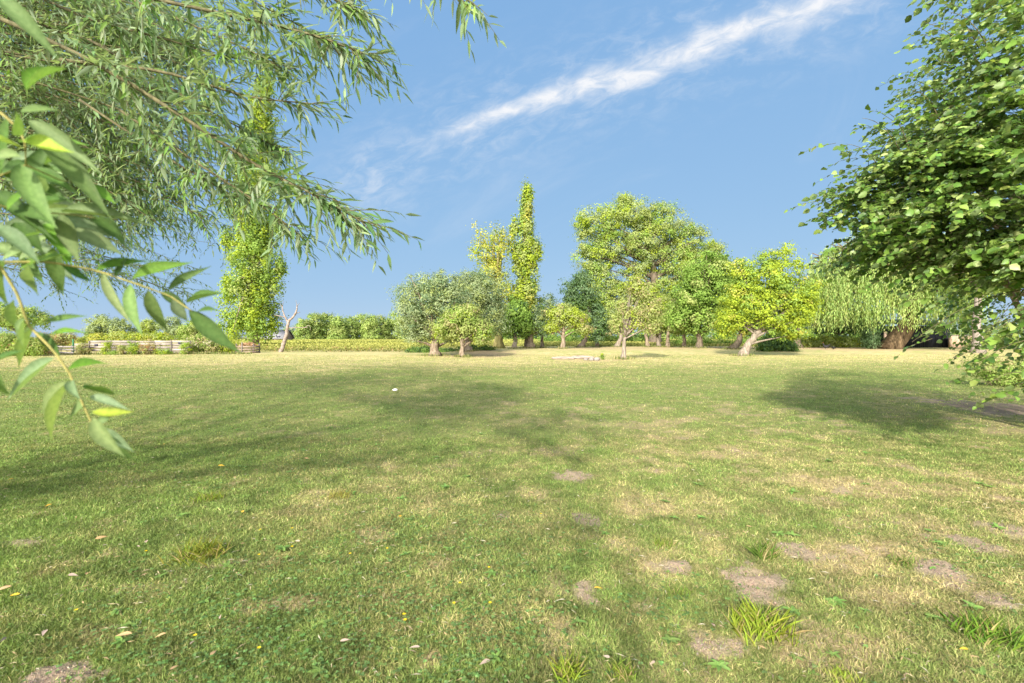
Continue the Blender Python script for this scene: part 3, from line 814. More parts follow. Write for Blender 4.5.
# weeping willow
rng = np.random.default_rng(91)
Yw = 52.0
bx_ = (893 - 512) / F * Yw
root = thing('weeping_willow', 'weeping willow with hanging yellow green curtains and a massive leaning trunk', 'tree', (bx_, Yw, float(gz(np.array(bx_), np.array(Yw)))))
mb = MB()
tp = [W(889, 351.5, Yw), W(894, 343, Yw), (W(902, 333, Yw)), W(911, 321, Yw), W(918, 302, Yw), W(917, 270, Yw)]
mb.tube(tp, [1.12, 0.95, 0.86, 0.74, 0.55, 0.3], 14, wob=0.12, rng=rng)
lv = MB()
for i in range(1150):
    th = rng.uniform(0, 2 * np.pi); rr = rng.random() ** 0.36
    cx, cy = W(892, 0, Yw)[0] + rr * math.cos(th) * 8.4, Yw + rr * math.sin(th) * 6.5
    zt = 13.8 * math.sqrt(max(0.0, 1 - 0.50 * rr * rr)) + rng.normal(0, 0.5)
    ze = rng.uniform(2.0, 4.2) if rr > 0.55 else rng.uniform(3.5, 6)
    ln_ = min(max(zt - ze, 1.5), rng.uniform(3.0, 9.5))
    if rng.random() < 0.5: zt = ze + ln_
    m = int(ln_ / 0.13)
    t = np.linspace(0, 1, m)
    ox, oy = rng.normal(0, 0.5, 2)
    P = np.stack([cx + ox * t ** 0.7 + 0.10 * np.sin(t * 7 + i), cy + oy * t ** 0.7, zt - ln_ * t], 1) + rng.normal(0, 0.07, (m, 3))
    a = rng.uniform(0, 6.28, m)
    d = np.stack([0.45 * np.cos(a), 0.45 * np.sin(a), -np.ones(m)], 1)
    nr_ = np.stack([np.cos(a), np.sin(a) - 0.8, 0.6 + 0 * a], 1) + rng.normal(0, 0.3, (m, 3))
    cc = np.array([(0.35, 0.45, 0.15), (0.29, 0.40, 0.13), (0.42, 0.48, 0.18), (0.20, 0.30, 0.09)])[rng.choice(4, p=[.4, .3, .2, .1])]
    lv.leaves(P, d, nr_, rng.uniform(0.24, 0.42, m), rng.uniform(0.055, 0.10, m), DIAMOND, jit(cc, m, 0.22, rng))
    if i % 16 == 0:
        e = np.array([cx, cy, zt]); b = np.array(tp[rng.integers(3, 6)])
        s = np.linspace(0, 1, 6)[:, None]; m1 = b + (e - b) * 0.5 + np.array([0, 0, 2.0])
        mb.tube((1 - s) ** 2 * b + 2 * s * (1 - s) * m1 + s ** 2 * e, 0.22 * (1 - 0.8 * s[:, 0]), 5, rng=rng)
under(root, mb.build('trunk', M_BARKW, None, True))
under(root, lv.build('crown', M_LEAF))

# trees behind the fence on the left
BG = [(20, 70, [(22, 318, 26, 12), (5, 316, 16, 12)], [(G3, 3), (OL, 3)], 5200, 'leafy pale green tree low behind the left hedge'),
      (112, 78, [(108, 325, 20, 11), (122, 330, 14, 9), (98, 332, 14, 7)], [(GY, 4), (OL, 3)], 5000, 'wide grey green tree behind the fence'),
      (151, 84, [(150, 326, 9, 6), (147, 331, 6, 5)], [(OL, 3), (YG, 2)], 1800, 'little open yellow green tree above the fence'),
      (171, 80, [(170, 325, 10, 9), (176, 333, 9, 6)], [(GY, 5)], 2300, 'thin silvery tree right of the little yellow green one'),
      (197, 76, [(194, 327, 14, 9), (207, 331, 10, 8), (186, 333, 9, 6)], [(OL, 3), (G3, 3)], 3600, 'bushy tree beside the tall poplar foot')]
for i, (px, Yb, lb, pal, n, lab) in enumerate(BG):
    tree('garden_tree', lab, 'tree', px, [(px, 336)], lb, Yb, n, 0.36, pal, 400 + i, M_BARK, rad=0.22, cl=0.6, zmin=0.8, group='trees behind the fence')
for i, (px, top, rx) in enumerate(((215, 322, 9), (232, 324, 9), (276, 327, 7), (290, 326, 6))):
    tree('field_edge_tree', ('hazy round tree left of the tall poplar', 'hazy tree partly hidden by the tall poplar foot', 'low far tree above the barn roof', 'low far tree behind the bare dead tree')[i], 'tree', px, [(px, 334)],
         [(px, top + 8, rx, 8), (px + 2, top + 13, rx, 6)], 165, 1100, 0.7, [(GY, 3), (G3, 3)], 450 + i, rad=0.22, nlimb=3, cl=1.0, zmin=0.3, per=25)


# ------------------------------------------------------------------ shrubs, hedges, weeds
def shrub(name, label, cat, lobes, Y, n, size, pal, seed, stems=8, group=None, zmin=0.05, **kw):
    rng = np.random.default_rng(seed)
    cx = (np.mean([l[0] for l in lobes]) - 512) / F * Y
    b = np.array([cx, Y, float(gz(np.array(cx), np.array(Y))) if Y < 66 else -0.1])
    root = thing(name, label, cat, b, group)
    mbc, cents = crown_mesh(lobes, Y, n, size, pal, rng, zmin=zmin, **kw)
    for i in rng.choice(len(cents), min(stems, len(cents), 4), replace=False):
        st = MB()
        e = cents[i]; f = np.array([cx * 0.3 + e[0] * 0.7, b[1] * 0.3 + e[1] * 0.7, b[2] - 0.05])
        s = np.linspace(0, 1, 5)[:, None]
        st.tube(f + (e - f) * s + np.sin(s * 3.1) * rng.normal(0, 0.06, 3), 0.03 * (1 - 0.7 * s[:, 0]), 5, rng=rng)
        under(root, st.build('stem', M_TWIG, None, True))
    under(root, mbc.build('foliage', M_LEAF))
    return root


RUST = (0.36, 0.22, 0.11)
shrub('hedge', 'dense hedge with rusty topped shoots at the left edge', 'hedge', [(10, 346, 26, 12), (32, 347, 16, 10), (2, 338, 16, 5)], 38, 9000, 0.17, [(G3, 4), (OL, 3), (YG, 1), (RUST, 1)], 501, 10, cl=0.35, droop=0)
shrub('shrub', 'tangled pinkish brown bramble left of the fence end', 'shrub', [(50, 342, 14, 9), (62, 338, 12, 6)], 42, 3500, 0.17, [(TN, 3), (OL, 3), (RUST, 1)], 502, 8, cl=0.35)
shrub('shrub', 'yellow flowering shrubbery showing over the fence top', 'shrub', [(95, 338, 18, 4), (125, 337, 20, 5), (158, 337, 18, 4)], 43.5, 5200, 0.18, [(YG, 3), (YL, 2), (OL, 3)], 503, 10, cl=0.35, zmin=0.8)
shrub('shrub', 'leafy shrub with white blooms right of the fence', 'shrub', [(198, 343, 13, 9), (212, 344, 13, 8), (187, 346, 10, 6)], 42.5, 5200, 0.18, [(OL, 4), (G3, 3), (TN, 2), ((0.5, 0.46, 0.35), 0.5)], 504, 10, cl=0.36)
shrub('shrub', 'low bright green shrub beside the slatted compost bin', 'shrub', [(226, 347, 9, 5), (217, 348, 8, 4)], 43, 2300, 0.17, [(G3, 4), (YG, 3)], 505, 6, cl=0.3)
shrub('shrub', 'dark round evergreen bush under the walnut', 'shrub', [(777, 341, 10, 8), (786, 347, 9, 5), (766, 345, 8, 7), (773, 337, 6, 5), (781, 334, 5, 4)], 44, 4200, 0.24, [(DK, 5), (G2, 4), (G1, 1)], 506, 8, cl=0.5, asp=0.8)
shrub('shrub', 'dark ivy column under the weeping willow', 'shrub', [(870, 338, 8, 12), (873, 332, 8, 8)], 51, 3600, 0.20, [(DK, 4), (BL, 3)], 507, 6, cl=0.36, asp=0.8)
shrub('hedge', 'low yellow green hedge behind the hens', 'hedge', [(826, 341, 16, 7), (846, 342, 16, 7), (810, 343, 12, 6), (862, 343, 10, 6)], 60, 6500, 0.24, [(YG, 2), (OL, 5), (YL, 1)], 508, 10, cl=0.5)
shrub('hedge', 'long green hedge behind the trunks of the right trees', 'hedge', [(690, 343, 26, 5), (720, 343, 22, 5), (755, 342, 24, 6), (785, 342, 18, 6)], 70, 7500, 0.3, [(G3, 3), (OL, 3), (G1, 2)], 509, 10, cl=0.6)
shrub('hedge', 'dark green growth along the field edge behind the pollard willows', 'hedge', [(450, 352, 14, 3), (478, 348, 18, 3), (420, 350, 12, 4)], 46, 4200, 0.2, [(DK, 3), (G2, 3), (G1, 2)], 510, 8, cl=0.3)
shrub('hedge', 'green thicket seen between the trunks under the huge tree', 'hedge', [(560, 341, 22, 6), (600, 341, 24, 6), (640, 341, 24, 6)], 84, 7000, 0.34, [(G1, 3), (G2, 3), (G3, 2)], 511, 10, cl=0.7)
shrub('shrub', 'leafy undergrowth at the foot of the right bush', 'shrub', [(1005, 372, 24, 18), (1035, 378, 24, 22), (985, 366, 14, 12)], 14.5, 4200, 0.10, [(OL, 4), (G3, 3), (TN, 1.5)], 512, 12, cl=0.18)
shrub('hedge', 'mixed greenery closing the view right of the black shed', 'hedge', [(985, 335, 22, 14), (1015, 333, 24, 18), (1045, 335, 24, 20)], 50, 6500, 0.26, [(OL, 4), (G3, 4), (GY, 2)], 513, 10, cl=0.5)
WD = [(107, 348, 4, 8, [(YG, 3), (OL, 3), (TN, 1)], 'tall yellowish weed against the fence, left of the others'), (134, 347, 5, 8, [(G3, 3), (YG, 2)], 'fresh green weed against the middle of the fence'),
      (149, 348, 6, 8, [(TN, 3), (RUST, 2), (OL, 1)], 'dry rusty weed against the fence'), (163, 351.5, 10, 3, [(G3, 3), (YG, 2)], 'low spreading green weeds at the fence foot'), (112, 353, 9, 2, [(G3, 4)], 'dark green low weed patch at the fence foot'),
      (82, 349, 5, 6, [(TN, 3), (OL, 3)], 'straggly brownish weed beside the green post'), (122, 349, 3, 5, [(OL, 3), (TN, 2)], 'thin olive weed between the yellowish and the fresh green one'), (186, 348, 5, 7, [(YG, 2), (G3, 3), (TN, 1)], 'leafy weed leaning on the right end of the fence')]
for i, (px, py, rx, ry, pal, lab) in enumerate(WD):
    shrub('weed', lab, 'weed', [(px, py, rx, ry)], 40.3, 700, 0.13, pal, 520 + i, 5, 'weeds along the fence', cl=0.2)

# uncut grass round the feet of the trees and along the fence
rng = np.random.default_rng(599)
fp = []
for b_, r_ in FEET:
    k = 150; a = rng.uniform(0, 6.28, k); q_ = r_ * 1.3 + np.abs(rng.normal(0, 0.28, k))
    fp.append(np.stack([b_[0] + q_ * np.cos(a), b_[1] + q_ * np.sin(a)], 1))
fp.append(np.stack([rng.uniform(-42, -22.5, 1400), 40.6 + rng.normal(0, 0.18, 1400)], 1))
fp = np.concatenate(fp); k = len(fp); a = rng.uniform(0, 6.28, k)
mb = MB()
mb.leaves(np.stack([fp[:, 0], fp[:, 1], gz(fp[:, 0], fp[:, 1]) - 0.02], 1), np.stack([0.45 * np.cos(a), 0.45 * np.sin(a), np.ones(k)], 1), np.stack([np.cos(a), np.sin(a), -0.4 + 0 * a], 1), rng.uniform(0.10, 0.34, k), rng.uniform(0.03, 0.07, k), DIAMOND,
          lawn_col(np.clip(rng.normal(0.5, 0.3, k), 0, 1)) * rng.uniform(0.7, 1.1, (k, 1)))
tag(mb.build('long_grass', M_GRASS), 'uncut grass round the tree trunks and along the fence foot', 'grass', kind='stuff')

# ------------------------------------------------------------------ dead tree
rng = np.random.default_rng(601)
Yd = 46.5
b = W(280, 352, Yd); b[2] = -0.05
root = thing('dead_tree', 'bare leaning dead tree with a few broken branches', 'tree', b)
mb = MB()
def limb(pts, r0, r1, seg=7):
    P = np.array([W(px, py, Yd + (0.0 if len(q) == 0 else q[0])) for (px, py, *q) in pts])
    t = np.linspace(0, 1, len(P)); tt = np.linspace(0, 1, len(P) * 3)
    Q = np.stack([np.interp(tt, t, P[:, i]) for i in range(3)], 1) + rng.normal(0, 0.02, (len(tt), 3))
    mb.tube(Q, np.linspace(r0, r1, len(tt)), seg, wob=0.12, rng=rng)
limb([(280, 353), (284, 343), (287, 333), (288, 325), (289, 320)], 0.21, 0.13, 9)
limb([(289, 321), (294, 316), (297, 310), (297, 305)], 0.12, 0.05)
limb([(288, 322), (285, 317), (283, 312, 0.3), (282, 306, 0.4)], 0.10, 0.04)
limb([(285, 317), (279, 316), (274, 315)], 0.06, 0.02, 5)
limb([(294, 316), (297, 313, 0.5), (300, 312, 0.7)], 0.06, 0.02, 5)
limb([(289, 328), (296, 327.5), (303, 328), (308, 327)], 0.05, 0.02, 5)
limb([(303, 328), (309, 325), (311, 331)], 0.03, 0.012, 5)
limb([(282, 306, .4), (284, 301, .4)], 0.03, 0.01, 4); limb([(282, 307, .4), (279, 303, .5)], 0.03, 0.01, 4)
limb([(297, 306), (300, 303)], 0.03, 0.01, 4); limb([(297, 306), (296, 300)], 0.03, 0.01, 4)
under(root, mb.build('trunk', M_DEADWOOD, None, True))

# ------------------------------------------------------------------ fence of grey boards
Yf = 41.0
def X_(px, Y): return (px - 512) / F * Y
root = thing('board_fence', 'weathered grey fence of wide horizontal boards at the left lawn edge', 'fence', (X_(120, Yf), Yf, 0))
rng = np.random.default_rng(611)
edges = [74, 90, 112, 136, 155, 172, 190]
for i in range(6):
    x0, x1 = X_(edges[i], Yf), X_(edges[i + 1], Yf)
    mb = MB()
    hts = [0.02, 0.26, 0.50, 0.74, 0.97] if i else [0.02, 0.26, 0.50, 0.72]
    for h_ in hts:
        if i < 2 and h_ == 0.02: continue
        mb.box(((x0 + x1) / 2, Yf - 0.04 + rng.normal(0, 0.008), h_ + 0.11 + rng.normal(0, 0.010)), (x1 - x0 - 0.02, 0.03, 0.195), np.ones(3) * rng.uniform(0.55, 0.95) * np.array((1, 0.96, 0.93)), tilt=rng.normal(0, 0.006))
    under(root, mb.build('board_panel', M_WOODG))
for i, e in enumerate(edges):
    mb = MB(); green = i == 0
    mb.tube([(X_(e, Yf), Yf + 0.045 - 0.12 * (i in (0, 1, 5)), -0.1), (X_(e, Yf), Yf + 0.045 - 0.12 * (i in (0, 1, 5)), 1.32 if i in (0,) else 1.14)], 0.06, 8)
    p_ = under(root, mb.build('post', M_GREENPOST if green else M_POST, None, True))
    if green: p_['label'] = 'green painted post'
for px, py in ((97, 345), (180.5, 343)):
    mb = MB(); mb.box((X_(px, Yf), Yf - 0.085, H - (py - HZ) / F * Yf), (0.28, 0.05, 0.18))
    under(root, mb.build('plate', M_DARK))
root = thing('rail_fence', 'low sagging end of the fence left of the green post', 'fence', (X_(58, 39.5), 39.5, 0))
mb = MB()
for h_ in (0.2, 0.45, 0.68): mb.box((X_(58, 39.5), 39.5, h_), (2.6, 0.03, 0.14), np.ones(3) * 0.95, tilt=0.02)
under(root, mb.build('board_panel', M_WOODG))
for px in (43, 57, 71):
    mb = MB(); mb.tube([(X_(px, 39.5), 39.57, -0.1), (X_(px, 39.5), 39.57, 0.82)], 0.05, 7); under(root, mb.build('post', M_POST, None, True))

# slatted compost bin
Yb = 43.5
root = thing('compost_bin', 'slatted wooden compost bin heaped with rusty dry clippings', 'compost bin', (X_(248, Yb), Yb, 0))
for sx_ in (-1, 1):
    for sy in (-1, 1):
        mb = MB(); mb.box((X_(248, Yb) + sx_ * 0.78, Yb + sy * 0.5, 0.42), (0.09, 0.09, 0.95)); under(root, mb.build('post', M_POST))
for sy in (-1, 1):
    mb = MB()
    for h_ in (0.12, 0.36, 0.60): mb.box((X_(248, Yb), Yb + sy * 0.565, h_), (1.66, 0.03, 0.15), (0.72, 0.62, 0.5))
    under(root, mb.build('slat_panel', M_WOODG))
for sx_ in (-1, 1):
    mb = MB()
    for h_ in (0.12, 0.36, 0.60): mb.box((X_(248, Yb) + sx_ * 0.845, Yb, h_), (0.03, 1.02, 0.15), (0.72, 0.62, 0.5))
    under(root, mb.build('slat_panel', M_WOODG))
rng = np.random.default_rng(613)
t1 = rng.uniform(-0.72, 0.72, 500); t2 = rng.uniform(-0.45, 0.45, 500)
hz_ = 0.62 + 0.36 * (1 - (t1 / 0.8) ** 2) * (1 - (t2 / 0.6) ** 2) * rng.random(500) ** 0.4
mb = MB(); a = rng.uniform(0, 6.28, 500)
mb.leaves(np.stack([X_(248, Yb) + t1, Yb + t2, hz_], 1), np.stack([np.cos(a), np.sin(a), rng.normal(0, .4, 500)], 1), rng.normal(0, .6, (500, 3)) + np.array([0, -.3, 1]), 0.22, 0.08, DIAMOND, jit((0.46, 0.29, 0.17), 500, .3, rng))
under(root, mb.build('clippings', M_DRYLEAF))
mb = MB(); mb.tube([(X_(242, 42.0), 42.0, -0.1), (X_(242, 42.0), 42.0, 1.05)], 0.055, 8)
tag(mb.build('post', M_POST, None, True), 'dark lone post just in front of the compost bin', 'post')

# ------------------------------------------------------------------ far buildings
def barn(name, label, px0, px1, Y, eave, ridge, wall, roofm):
    x0, x1 = X_(px0, Y), X_(px1, Y); d = 5.0
    root = thing(name, label, 'building', ((x0 + x1) / 2, Y + d / 2, -0.1))
    mb = MB()
    z0, z1, zr = -0.13, eave, ridge
    ym = Y + d / 2
    V = [(x0, Y, z0), (x1, Y, z0), (x1, Y, z1), (x0, Y, z1), (x0, Y + d, z0), (x1, Y + d, z0), (x1, Y + d, z1), (x0, Y + d, z1), (x0, ym, zr), (x1, ym, zr)]
    mb.add(V, [[(0, 1, 2, 3), (5, 4, 7, 6)], [(4, 0, 3, 8, 7), (1, 5, 6, 9, 2)]])
    under(root, mb.build('wall', wall))
    mb = MB(); o = 0.35
    k = (zr - z1) / (d / 2)
    for sgn, ye in ((-1, Y - o), (1, Y + d + o)):
        ze = z1 - k * o
        V = [(x0 - o, ye, ze + 0.03), (x1 + o, ye, ze + 0.03), (x1 + o, ym, zr + 0.03), (x0 - o, ym, zr + 0.03)]
        V2 = [(a_, b_, c_ + 0.12) for a_, b_, c_ in V]
        mb.add(V + V2, [[(0, 1, 2, 3), (4, 5, 6, 7), (0, 1, 5, 4), (1, 2, 6, 5), (2, 3, 7, 6), (3, 0, 4, 7)]])
    under(root, mb.build('roof', roofm))
    mb = MB(); mb.box((x0 + (x1 - x0) * 0.28, Y - 0.03, 0.85), (1.3, 0.08, 1.9)); under(root, mb.build('door', M_DARK))
    mb = MB(); mb.box((x0 + (x1 - x0) * 0.68, Y - 0.03, 1.35), (1.0, 0.08, 0.8)); under(root, mb.build('window', M_DARK))
    return root
barn('barn', 'far brick barn under a pale grey roof left of the dead tree', 266, 284, 120, 1.3, 3.2, M_WALL, M_ROOF)
barn('farmhouse', 'tiny pinkish farmhouse glimpsed between the far trees', 312, 324, 175, 2.0, 4.0, M_WALL, M_ROOF)

# black shed and brick wall behind the weeping willow
Ys = 57.0
x0, x1 = X_(903, Ys), X_(950, Ys)
root = thing('garden_shed', 'black boarded shed behind the leaning willow trunk', 'shed', ((x0 + x1) / 2, Ys + 2, 0))
mb = MB(); nb = 24; wv = (x1 - x0) / nb
for i in range(nb): mb.box((x0 + (i + 0.5) * wv, Ys + 0.012 * (i % 2), 1.4), (wv * 0.97, 0.05, 2.95))
for s_ in range(14): 
    mb.box((x0, Ys + 0.15 + s_ * 0.28, 1.4), (0.05, 0.27, 2.95)); mb.box((x1, Ys + 0.15 + s_ * 0.28, 1.4), (0.05, 0.27, 2.95))
under(root, mb.build('wall', M_BLACKWOOD))
mb = MB()
mb.add([(x0 - .3, Ys - .35, 2.9), (x1 + .3, Ys - .35, 2.9), (x1 + .3, Ys + 4.3, 3.7), (x0 - .3, Ys + 4.3, 3.7), (x0 - .3, Ys - .35, 3.0), (x1 + .3, Ys - .35, 3.0), (x1 + .3, Ys + 4.3, 3.8), (x0 - .3, Ys + 4.3, 3.8)],
       [[(3, 2, 1, 0), (4, 5, 6, 7), (0, 1, 5, 4), (1, 2, 6, 5), (2, 3, 7, 6), (3, 0, 4, 7)]])
under(root, mb.build('roof', M_BLACKWOOD))
mb = MB(); mb.box((x0 + 3.3, Ys - 0.05, 1.0), (1.0, 0.05, 2.0)); under(root, mb.build('door', M_BLACKWOOD))
root = thing('brick_wall', 'low warm brick wall right of the black shed', 'wall', (X_(960, 56), 56, 0))
mb = MB(); mb.box((X_(960, 56), 56, 0.8), (2.6, 0.25, 1.7)); under(root, mb.build('brickwork', M_BRICK))
mb = MB(); mb.box((X_(960, 56), 56, 1.7), (2.7, 0.34, 0.09)); under(root, mb.build('coping', M_STONE))
tree('birch_tree', 'pale whitish trunk half hidden by the right bush', 'tree', 978, [(977, 325), (978, 290)], [(975, 265, 22, 22), (990, 285, 16, 16)], 42, 4500, 0.26, [(OL, 3), (G3, 4)], 95,
     rough_mat('birch_bark', (0.15, 0.12, 0.10), (0.28, 0.24, 0.21), 6.0), rad=0.42, cl=0.5, zmin=1.5)
mb = MB(); mb.tube([(X_(885.5, 54), 54, -0.1), (X_(885.2, 54), 54, 1.1), (X_(885.5, 54), 54, 2.1)], [0.16, 0.14, 0.17], 9, wob=0.1)
tag(mb.build('post', rough_mat('pinkish_wood', (0.40, 0.26, 0.20), (0.56, 0.42, 0.34), 6.0), None, True), 'pinkish wooden post left of the leaning willow trunk', 'post')


# ------------------------------------------------------------------ hens
def hen(px, py, sc, heading, lab, peck):
    Yh = H * F / (py - HZ + 1.6)
    root = thing('hen', lab, 'hen', (X_(px, Yh), Yh, float(gz(np.array(X_(px, Yh)), np.array(Yh)))), 'black hens under the trees')
    root.rotation_euler = (0, 0, heading)
    z = 0.0
    prof = [(-0.20, 0.30, 0.015), (-0.17, 0.28, 0.05), (-0.08, 0.20, 0.095), (0.02, 0.18, 0.105), (0.10, 0.21, 0.085)]
    prof += [(0.15, 0.24, 0.05), (0.19, 0.19, 0.034), (0.22, 0.13, 0.034), (0.245, 0.10, 0.02)] if peck else [(0.14, 0.29, 0.055), (0.155, 0.36, 0.036), (0.17, 0.41, 0.036), (0.20, 0.42, 0.018)]
    mb = MB(); mb.tube([(a_ * sc, 0, h_ * sc) for a_, h_, r in prof], [r * sc for _, _, r in prof], 10)
    for t_ in range(3): mb.tube([(-0.17 * sc, (t_ - 1) * .02, 0.28 * sc), (-0.27 * sc, (t_ - 1) * 0.03, (0.38 - .03 * t_) * sc)], [0.035 * sc, 0.012 * sc], 6)
    mb.build('body', M_HEN, root, True)
    for s_ in (-1, 1):
        mb = MB(); mb.tube([(0.0, s_ * 0.05 * sc, 0.12 * sc), (0.01, s_ * 0.05 * sc, 0.0)], 0.012 * sc, 5)
        for a_ in (-0.5, 0, 0.5): mb.tube([(0.01, s_ * 0.05 * sc, 0.006), (0.01 + 0.06 * sc * math.cos(a_), (s_ * 0.05 + 0.06 * math.sin(a_)) * sc, 0.004)], 0.007 * sc, 4)
        mb.build('leg', M_POST, root)
    hx, hz2 = (0.235, 0.145) if peck else (0.175, 0.455)
    mb = MB(); mb.box((hx * sc, 0, hz2 * sc), (0.035 * sc, 0.01 * sc, 0.02 * sc)); mb.build('comb', M_COMB, root)
hen(826, 349.5, 1.5, 2.8, 'largest black hen, head up, on the bare ground', False)
hen(833.5, 350.3, 1.2, 0.4, 'smaller black hen pecking right of the largest one', True)
hen(788.5, 350.5, 1.3, 3.4, 'black hen pecking beside the dark evergreen bush', True)

# ------------------------------------------------------------------ things out on the lawn
rng = np.random.default_rng(621)
def rock(c, s, seed):
    r = np.random.default_rng(seed)
    nth, nph = 12, 7
    V = []
    for i in range(nph + 1):
        ph = math.pi * i / nph
        for j in range(nth):
            th = 2 * math.pi * j / nth
            V.append((math.sin(ph) * math.cos(th), math.sin(ph) * math.sin(th), math.cos(ph)))
    V = np.array(V); k = 1 + 0.28 * (fbm(V[:, 0] * 1.7 + seed * 3.1 + 20, V[:, 1] * 1.7 + V[:, 2] * 1.3 + 30, 3) - 0.5) * 2
    V = V * k[:, None] * np.array(s) + np.array(c)
    f = [(i * nth + j, i * nth + (j + 1) % nth, (i + 1) * nth + (j + 1) % nth, (i + 1) * nth + j) for i in range(nph) for j in range(nth)]
    m = MB(); m.add(V, [f]); return m
Yl = 31.5
def log_(pts, r, lab):
    P = np.array([(X_(px, Yl + dy), Yl + dy, zz) for px, dy, zz in pts])
    t = np.linspace(0, 1, len(P)); tt = np.linspace(0, 1, 16)
    Q = np.stack([np.interp(tt, t, P[:, i]) for i in range(3)], 1)
    m = MB(); m.tube(Q, np.interp(tt, [0, .5, 1], r), 10, wob=0.16, rng=rng)
    tag(m.build('fallen_log', M_DEADWOOD, None, True), lab, 'log', 'logs lying on the lawn')
log_([(552, 0.3, 0.07), (563, 0.1, 0.09), (574, 0, 0.08)], [0.08, 0.12, 0.10], 'left pale half-sunk log lying on the far lawn')
log_([(572, 0.5, 0.10), (582, 0.3, 0.12), (594, 0.2, 0.09)], [0.12, 0.14, 0.09], 'thicker pinkish log end to end with the pale one')
for i, (px, dy, s, lab) in enumerate(((586, -1.2, 0.12, 'small stone left in front of the logs'), (591.5, -1.4, 0.14, 'middle brownish stone in front of the logs'), (596.5, -1.5, 0.17, 'largest bluish stone in front of the logs'))):
    m = rock((X_(px, Yl + dy), Yl + dy, s * 0.45), (s * 1.2, s, s * 0.75), 70 + i)
    tag(m.build('stone', M_STONE, None, True), lab, 'stone', 'stones by the logs')
shrub('sapling', 'tiny leafy sapling right of the logs', 'sapling', [(602, 357, 3.2, 4)], 31, 160, 0.10, [(G3, 3), (YG, 2)], 630, 3, cl=0.12)
# crumpled white scrap
x_, y_ = G(395, 391.5)
m = rock((x_, y_, 0.045), (0.075, 0.05, 0.035), 81)
tag(m.build('paper_scrap', M_PAPER), 'small crumpled white scrap lying on the middle of the lawn', 'scrap')

# bright grass tufts
TF = [(760, 636, 34, 38, 'broad bright tuft of long grass in front of the bare soil patch', (0.21, 0.33, 0.045), 90), (200, 556, 30, 24, 'pale yellow green tuft of long grass on the left', (0.19, 0.27, 0.05), 80),
      (985, 640, 32, 32, 'dark green tuft of long grass by the lower right corner', (0.11, 0.23, 0.035), 80), (568, 680, 18, 30, 'tall bright tuft at the lower edge below the molehill', (0.19, 0.29, 0.04), 34),
      (622, 682, 16, 28, 'shorter tuft at the lower edge right of the tall bright one', (0.15, 0.25, 0.045), 26), (210, 498, 16, 12, 'small bright tuft left of the middle', (0.17, 0.28, 0.04), 40),
      (340, 496, 15, 10, 'pale wispy tuft near the middle of the lawn', (0.24, 0.28, 0.08), 46), (680, 598, 16, 14, 'thin green tuft beside the small soil patch', (0.12, 0.22, 0.04), 26),
      (665, 548, 14, 14, 'upright thin tuft behind the small soil patch', (0.13, 0.22, 0.04), 24), (845, 684, 20, 16, 'lime green tuft at the lower edge right of the dry patch', (0.20, 0.32, 0.05), 44),
      (905, 565, 18, 12, 'green tuft left of the large soil patch', (0.10, 0.20, 0.035), 34), (765, 560, 12, 26, 'narrow dark tuft behind the bare soil', (0.09, 0.18, 0.035), 26)]
for i, (px, py, wpx, hpx, lab, cc, nb) in enumerate(TF):
    nb = int(nb * 3.2) + 40; cc = np.array(cc) * np.array((1.5, 1.2, 1.1))
    r = np.random.default_rng(700 + i)
    cx, cy = G(px, py); rw = wpx / F * cy; hh = hpx / F * cy * 0.95
    m = MB(); n = nb
    bxs = cx + np.clip(r.normal(0, 0.40, n), -0.7, 0.7) * rw; bys = cy + np.clip(r.normal(0, 0.33, n), -0.65, 0.65) * rw
    az_ = r.uniform(0, 6.28, n); le = r.uniform(0.1, 0.75, n)
    d = np.stack([np.sin(le) * np.cos(az_), np.sin(le) * np.sin(az_), np.cos(le)], 1)
    nn = np.stack([np.cos(az_) * np.cos(le), np.sin(az_) * np.cos(le), -np.sin(le)], 1) + r.normal(0, 0.3, (n, 3))
    m.leaves(np.stack([bxs, bys, gz(bxs, bys) - 0.005], 1), d, -nn, hh * r.uniform(0.2, 0.95, n), r.uniform(0.0018, 0.0042, n), LANCE5, np.where(r.random((n, 1)) < 0.18, jit((0.42, 0.35, 0.16), n, 0.2, r), jit(cc, n, 0.35, r)))
    tag(m.build('grass_tuft', M_GRASS, None, True), lab, 'grass tuft', 'long grass tufts')

# fallen leaves and small yellow flowers
r = np.random.default_rng(800)
YEL = (0.60, 0.36, 0.045); TANL = (0.50, 0.33, 0.17); PAL = (0.34, 0.265, 0.21)
FL = [(164, 446, 5, YEL), (218, 468, 7, YEL), (304, 461, 5, TANL), (14, 480, 5, YEL), (52, 506, 6, YEL), (594, 596, 9, YEL), (12, 588, 14, TANL), (68, 577, 11, PAL), (95, 541, 10, TANL), (146, 545, 9, PAL), (137, 548, 5, PAL),
      (46, 633, 10, PAL), (132, 638, 15, TANL), (166, 638, 9, TANL), (170, 676, 8, TANL), (6, 640, 8, PAL), (220, 624, 9, PAL), (340, 649, 10, PAL), (420, 656, 11, PAL), (490, 670, 12, PAL), (243, 515, 7, YEL), (400, 521, 7, YEL),
      (968, 658, 8, YEL), (730, 632, 6, PAL), (715, 636, 6, PAL), (655, 672, 8, PAL), (610, 668, 7, PAL), (86, 577, 7, TANL), (20, 596, 8, YEL), (300, 545, 6, PAL), (210, 662, 9, TANL), (190, 650, 7, PAL)]
